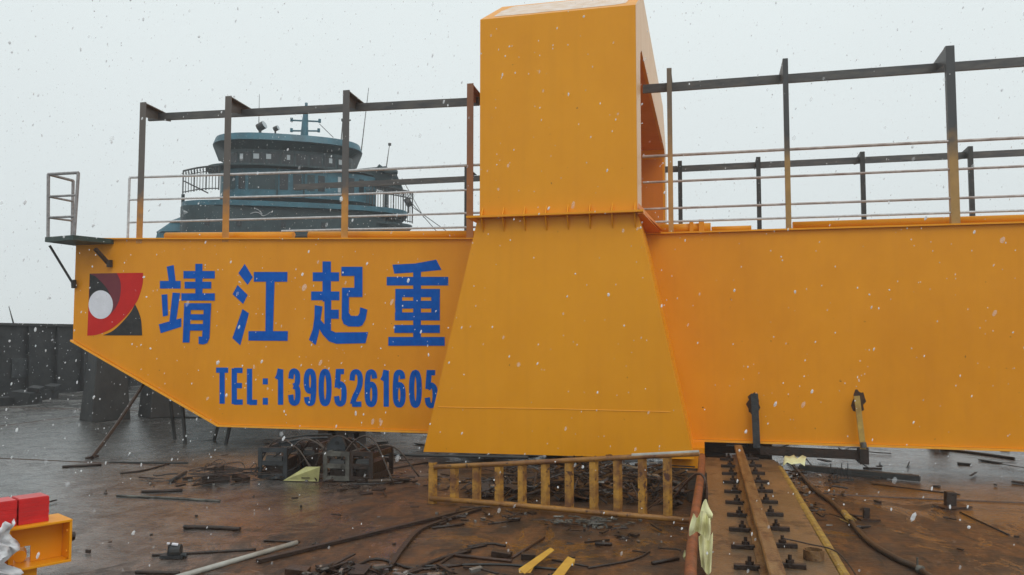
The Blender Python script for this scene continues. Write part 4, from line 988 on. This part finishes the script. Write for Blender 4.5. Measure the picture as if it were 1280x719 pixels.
# railings
def tug_rail(ua, ub_, va, vb_, z0, h, name, n=14, rings=True):
    b = MB(); 
    P = [tp(ua+(ub_-ua)*i/n, va+(vb_-va)*math.sin(i/n*math.pi/2), z0) for i in range(n+1)]
    for zz, r_ in ((h, .045), (h*.78, .025), (.08, .03)): b.tube([p+Vector((0, 0, zz)) for p in P], r_, 5)
    for i, p in enumerate(P): b.tube([p, p+Vector((0, 0, h))], .04 if i % 4 == 0 else .022, 5)
    if rings:
        for i in range(n):
            c = (P[i]+P[i+1])/2 + Vector((0, 0, h*.88)); r_ = h*.09
            b.tube([c + TU*r_*math.cos(t) + Vector((0, 0, r_*math.sin(t))) for t in [2*math.pi*k/8 for k in range(9)]], .015, 4)
    return b.build(name, 'dark', tug)
tug_rail(U(229), U(277), .2, 2.0, Z(249), 1.3, 'railing', 12)
tug_rail(U(515), U(455), .2, 1.9, Z(274), 1.9, 'railing', 18)
MB().tube([tp(U(229), .0, Z(262)), tp(U(229), .0, Z(249))], .1, 6).build('pillar', 'tugdark', tug)
b = MB(); b.beam(tp(U(232), .8, Z(236)), tp(U(262), .8, Z(249)), .1, .06); b.build('stair', 'dark', tug)
b = MB(); b.tube([tp(U(509), .5, Z(262)), tp(U(509), .5, Z(250))], .06, 6); b.tube([tp(U(506), .6, Z(250)), tp(U(511), .6, Z(247))], .28, 10); b.build('searchlight', 'dark', tug)
# roof gear
zr = Z(180.5)
def lamp(x, y0, y1, r_, tilt):
    b = MB(); base = tp(U(x), .5, zr-.05); c = tp(U(x), .5, Z(y0)); b.tube([base, c], r_*.35, 8)
    e = c + TU*r_*1.0 + TV*r_*.6 + Vector((0, 0, r_*tilt)); b.tube([c - (e-c)*.45, c, c+(e-c)*.9, e], r_*.95, 12); o = b.build('searchlight', 'dark', tug)
    MB().tube([e+(e-c)*.02, e+(e-c)*.06], r_*.95, 12).build('lens', 'tugpale', o)
lamp(324, 164, 150, .24, .5); lamp(343, 165, 158, .15, .4)
b = MB(); b.tube([tp(U(379), .3, zr), tp(U(380), .3, Z(150)), tp(U(381), .3, Z(133))], .26, 8, .10)
b.tube([tp(U(363), .3, Z(152)), tp(U(398), .3, Z(151))], .05, 6); b.tube([tp(U(363), .3, Z(165)), tp(U(397), .3, Z(163))], .05, 6)
for x, y in ((363,152),(398,151),(363,165),(397,163),(381,132)): b.tube([tp(U(x), .3, Z(y+1.5)), tp(U(x), .3, Z(y-3))], .09, 6)
mst = b.build('mast', 'tugblue', tug)
b = MB(); b.tube([tp(U(390), .3, zr-.02), tp(U(390), .3, zr+.3)], .3, 12, .1); b.build('dome', 'dark', tug)
for a, c, r_ in (((322,160),(322,122),.025), ((450,190),(459,103),.035), ((425,178),(427,146),.04), ((482,204),(486,173),.035)):
    o = MB(); o.tube([tp(U(a[0]), .2, Z(a[1])), tp(U(c[0]), .2, Z(c[1]))], r_, 5, r_*.5)
    if a[0] > 420 and a[0] != 450: o.tube([tp(U(c[0]), .2, Z(c[1]+2)), tp(U(c[0]), .2, Z(c[1]-1))], .1, 6)
    if a[0] == 425: o.tube([tp(U(426), .2, Z(148)), tp(U(437), .2, Z(146))], .05, 5)
    o.build('aerial', 'dark', tug)
for a, c in (((502,216),(525,270)), ((508,240),(545,292)), ((512,250),(572,300)), ((398,153),(414,176))):
    MB().tube([tp(U(a[0]), .1, Z(a[1])), tp(U(c[0]), 1.5, Z(c[1]))], .022, 4).build('stay_wire', 'dark', tug)
# white marks on the deckhouse front
fr1 = fp(U(228.5), U(480), 2.5, 7, 160, 4.5)
def v1(uu):
    for i in range(len(fr1)-1):
        a, c = fr1[i], fr1[i+1]
        if a[0] <= uu <= c[0] and c[0] > a[0]: return a[1]+(c[1]-a[1])*(uu-a[0])/(c[0]-a[0])
    return 0
b = MB(); b.sheet = True
def mk(px):
    b.add([tp(U(x), v1(U(x))+.05, Z(y)) for x, y in px], [tuple(range(len(px)))])
mk([(233,272),(242,277),(232,280),(235,276)])
for quad in ribbon(c2([(316,277),(322,275),(327,276),(331,279),(336,277),(340,274)], 3), 1.0) + ribbon(c2([(321,270.5),(326,272.5),(330,277)], 3), .9): mk([tuple(q) for q in quad])
b.build('white_emblem', 'tugwhite', tug)

# ------------------------------------------------------------------ falling snow and the damp air
M['snow'] = bpy.data.materials.new('snow'); M['snow'].use_nodes = True
n_ = M['snow'].node_tree; p_ = n_.nodes['Principled BSDF']; p_.inputs['Base Color'].default_value = (.9, .92, .94, 1); p_.inputs['Roughness'].default_value = .8
p_.inputs['Alpha'].default_value = .6
rnd = random.Random(99); vs = []; fs = []
for i in range(26000):
    x, y, z = rnd.uniform(-24, 10), 1.6 + 27*rnd.random()**1.2, rnd.uniform(.1, 12)
    big = rnd.random()
    r_ = rnd.uniform(.0025, .007) + (.005 if big > .94 else 0)
    if y < 4: r_ *= .7
    ln = r_*rnd.uniform(1.0, 2.6); o = len(vs)
    ax = Vector((-.25+rnd.uniform(-.25, .2), rnd.uniform(-.3, .3), -1)).normalized(); sx_ = ax.orthogonal().normalized(); sy_ = ax.cross(sx_); c = Vector((x, y, z))
    vs.append(c+ax*ln)
    for h_ in (.45, -.45):
        for k in range(5):
            t = 2*math.pi*k/5; vs.append(c + ax*ln*h_*rnd.uniform(.7, 1.2) + (sx_*math.cos(t)+sy_*math.sin(t))*r_*rnd.uniform(.65, 1.15))
    vs.append(c-ax*ln)
    for k in range(5):
        k2 = (k+1) % 5; fs += [(o, o+1+k, o+1+k2), (o+1+k, o+6+k, o+6+k2, o+1+k2), (o+11, o+6+k2, o+6+k)]
M['faint_snow'] = M['snow'].copy(); M['faint_snow'].name = 'near_snow'; M['faint_snow'].node_tree.nodes['Principled BSDF'].inputs['Alpha'].default_value = .16
b2_ = MB(); b2_.sheet = True
for i in range(260):
    c = Vector((rnd.uniform(-3.2, 1.6), rnd.uniform(1.3, 4.), rnd.uniform(.4, 4))); r_ = rnd.uniform(.003, .0065); ln = r_*rnd.uniform(1.1, 2.2)
    ax = Vector((-.3+rnd.uniform(-.2, .2), rnd.uniform(-.3, .3), -1)).normalized(); sx_ = ax.orthogonal().normalized(); sy_ = ax.cross(sx_)
    pts = [c + ax*ln*math.cos(h_) + (sx_*math.cos(t)+sy_*math.sin(t))*r_*math.sin(h_)*rnd.uniform(.85, 1.1) for h_ in (.05, .7, 1.57, 2.4, 3.09) for t in [2*math.pi*k/7 for k in range(7)]]
    b2_.add(pts, [(j*7+k, j*7+(k+1) % 7, (j+1)*7+(k+1) % 7, (j+1)*7+k) for j in range(4) for k in range(7)])
tag(b2_.build('near_snow', 'faint_snow', origin=(0, 0, 0), smooth=True), 'larger faint snowflakes close to the viewer', 'snow', kind='stuff')
b = MB(); b.v = [Vector(v_) for v_ in vs]; b.f = fs; b.sheet = True
sn = b.build('falling_snow', 'snow', origin=(0, 0, 0)); tag(sn, 'white snowflakes falling through the whole picture', 'snow', kind='stuff')

hm = bpy.data.materials.new('damp_air'); hm.use_nodes = True; n_ = hm.node_tree; n_.nodes.clear()
o_ = n_.nodes.new('ShaderNodeOutputMaterial'); pv = n_.nodes.new('ShaderNodeVolumePrincipled')
pv.inputs['Color'].default_value = (.93, .96, .98, 1); pv.inputs['Density'].default_value = .0017; pv.inputs['Anisotropy'].default_value = .2
n_.links.new(pv.outputs[0], o_.inputs['Volume'])
b = MB(); b.box((-132, -72, -6.2), (132, 152, 20)); hz_ = b.build('haze', hm); tag(hz_, kind='stuff')
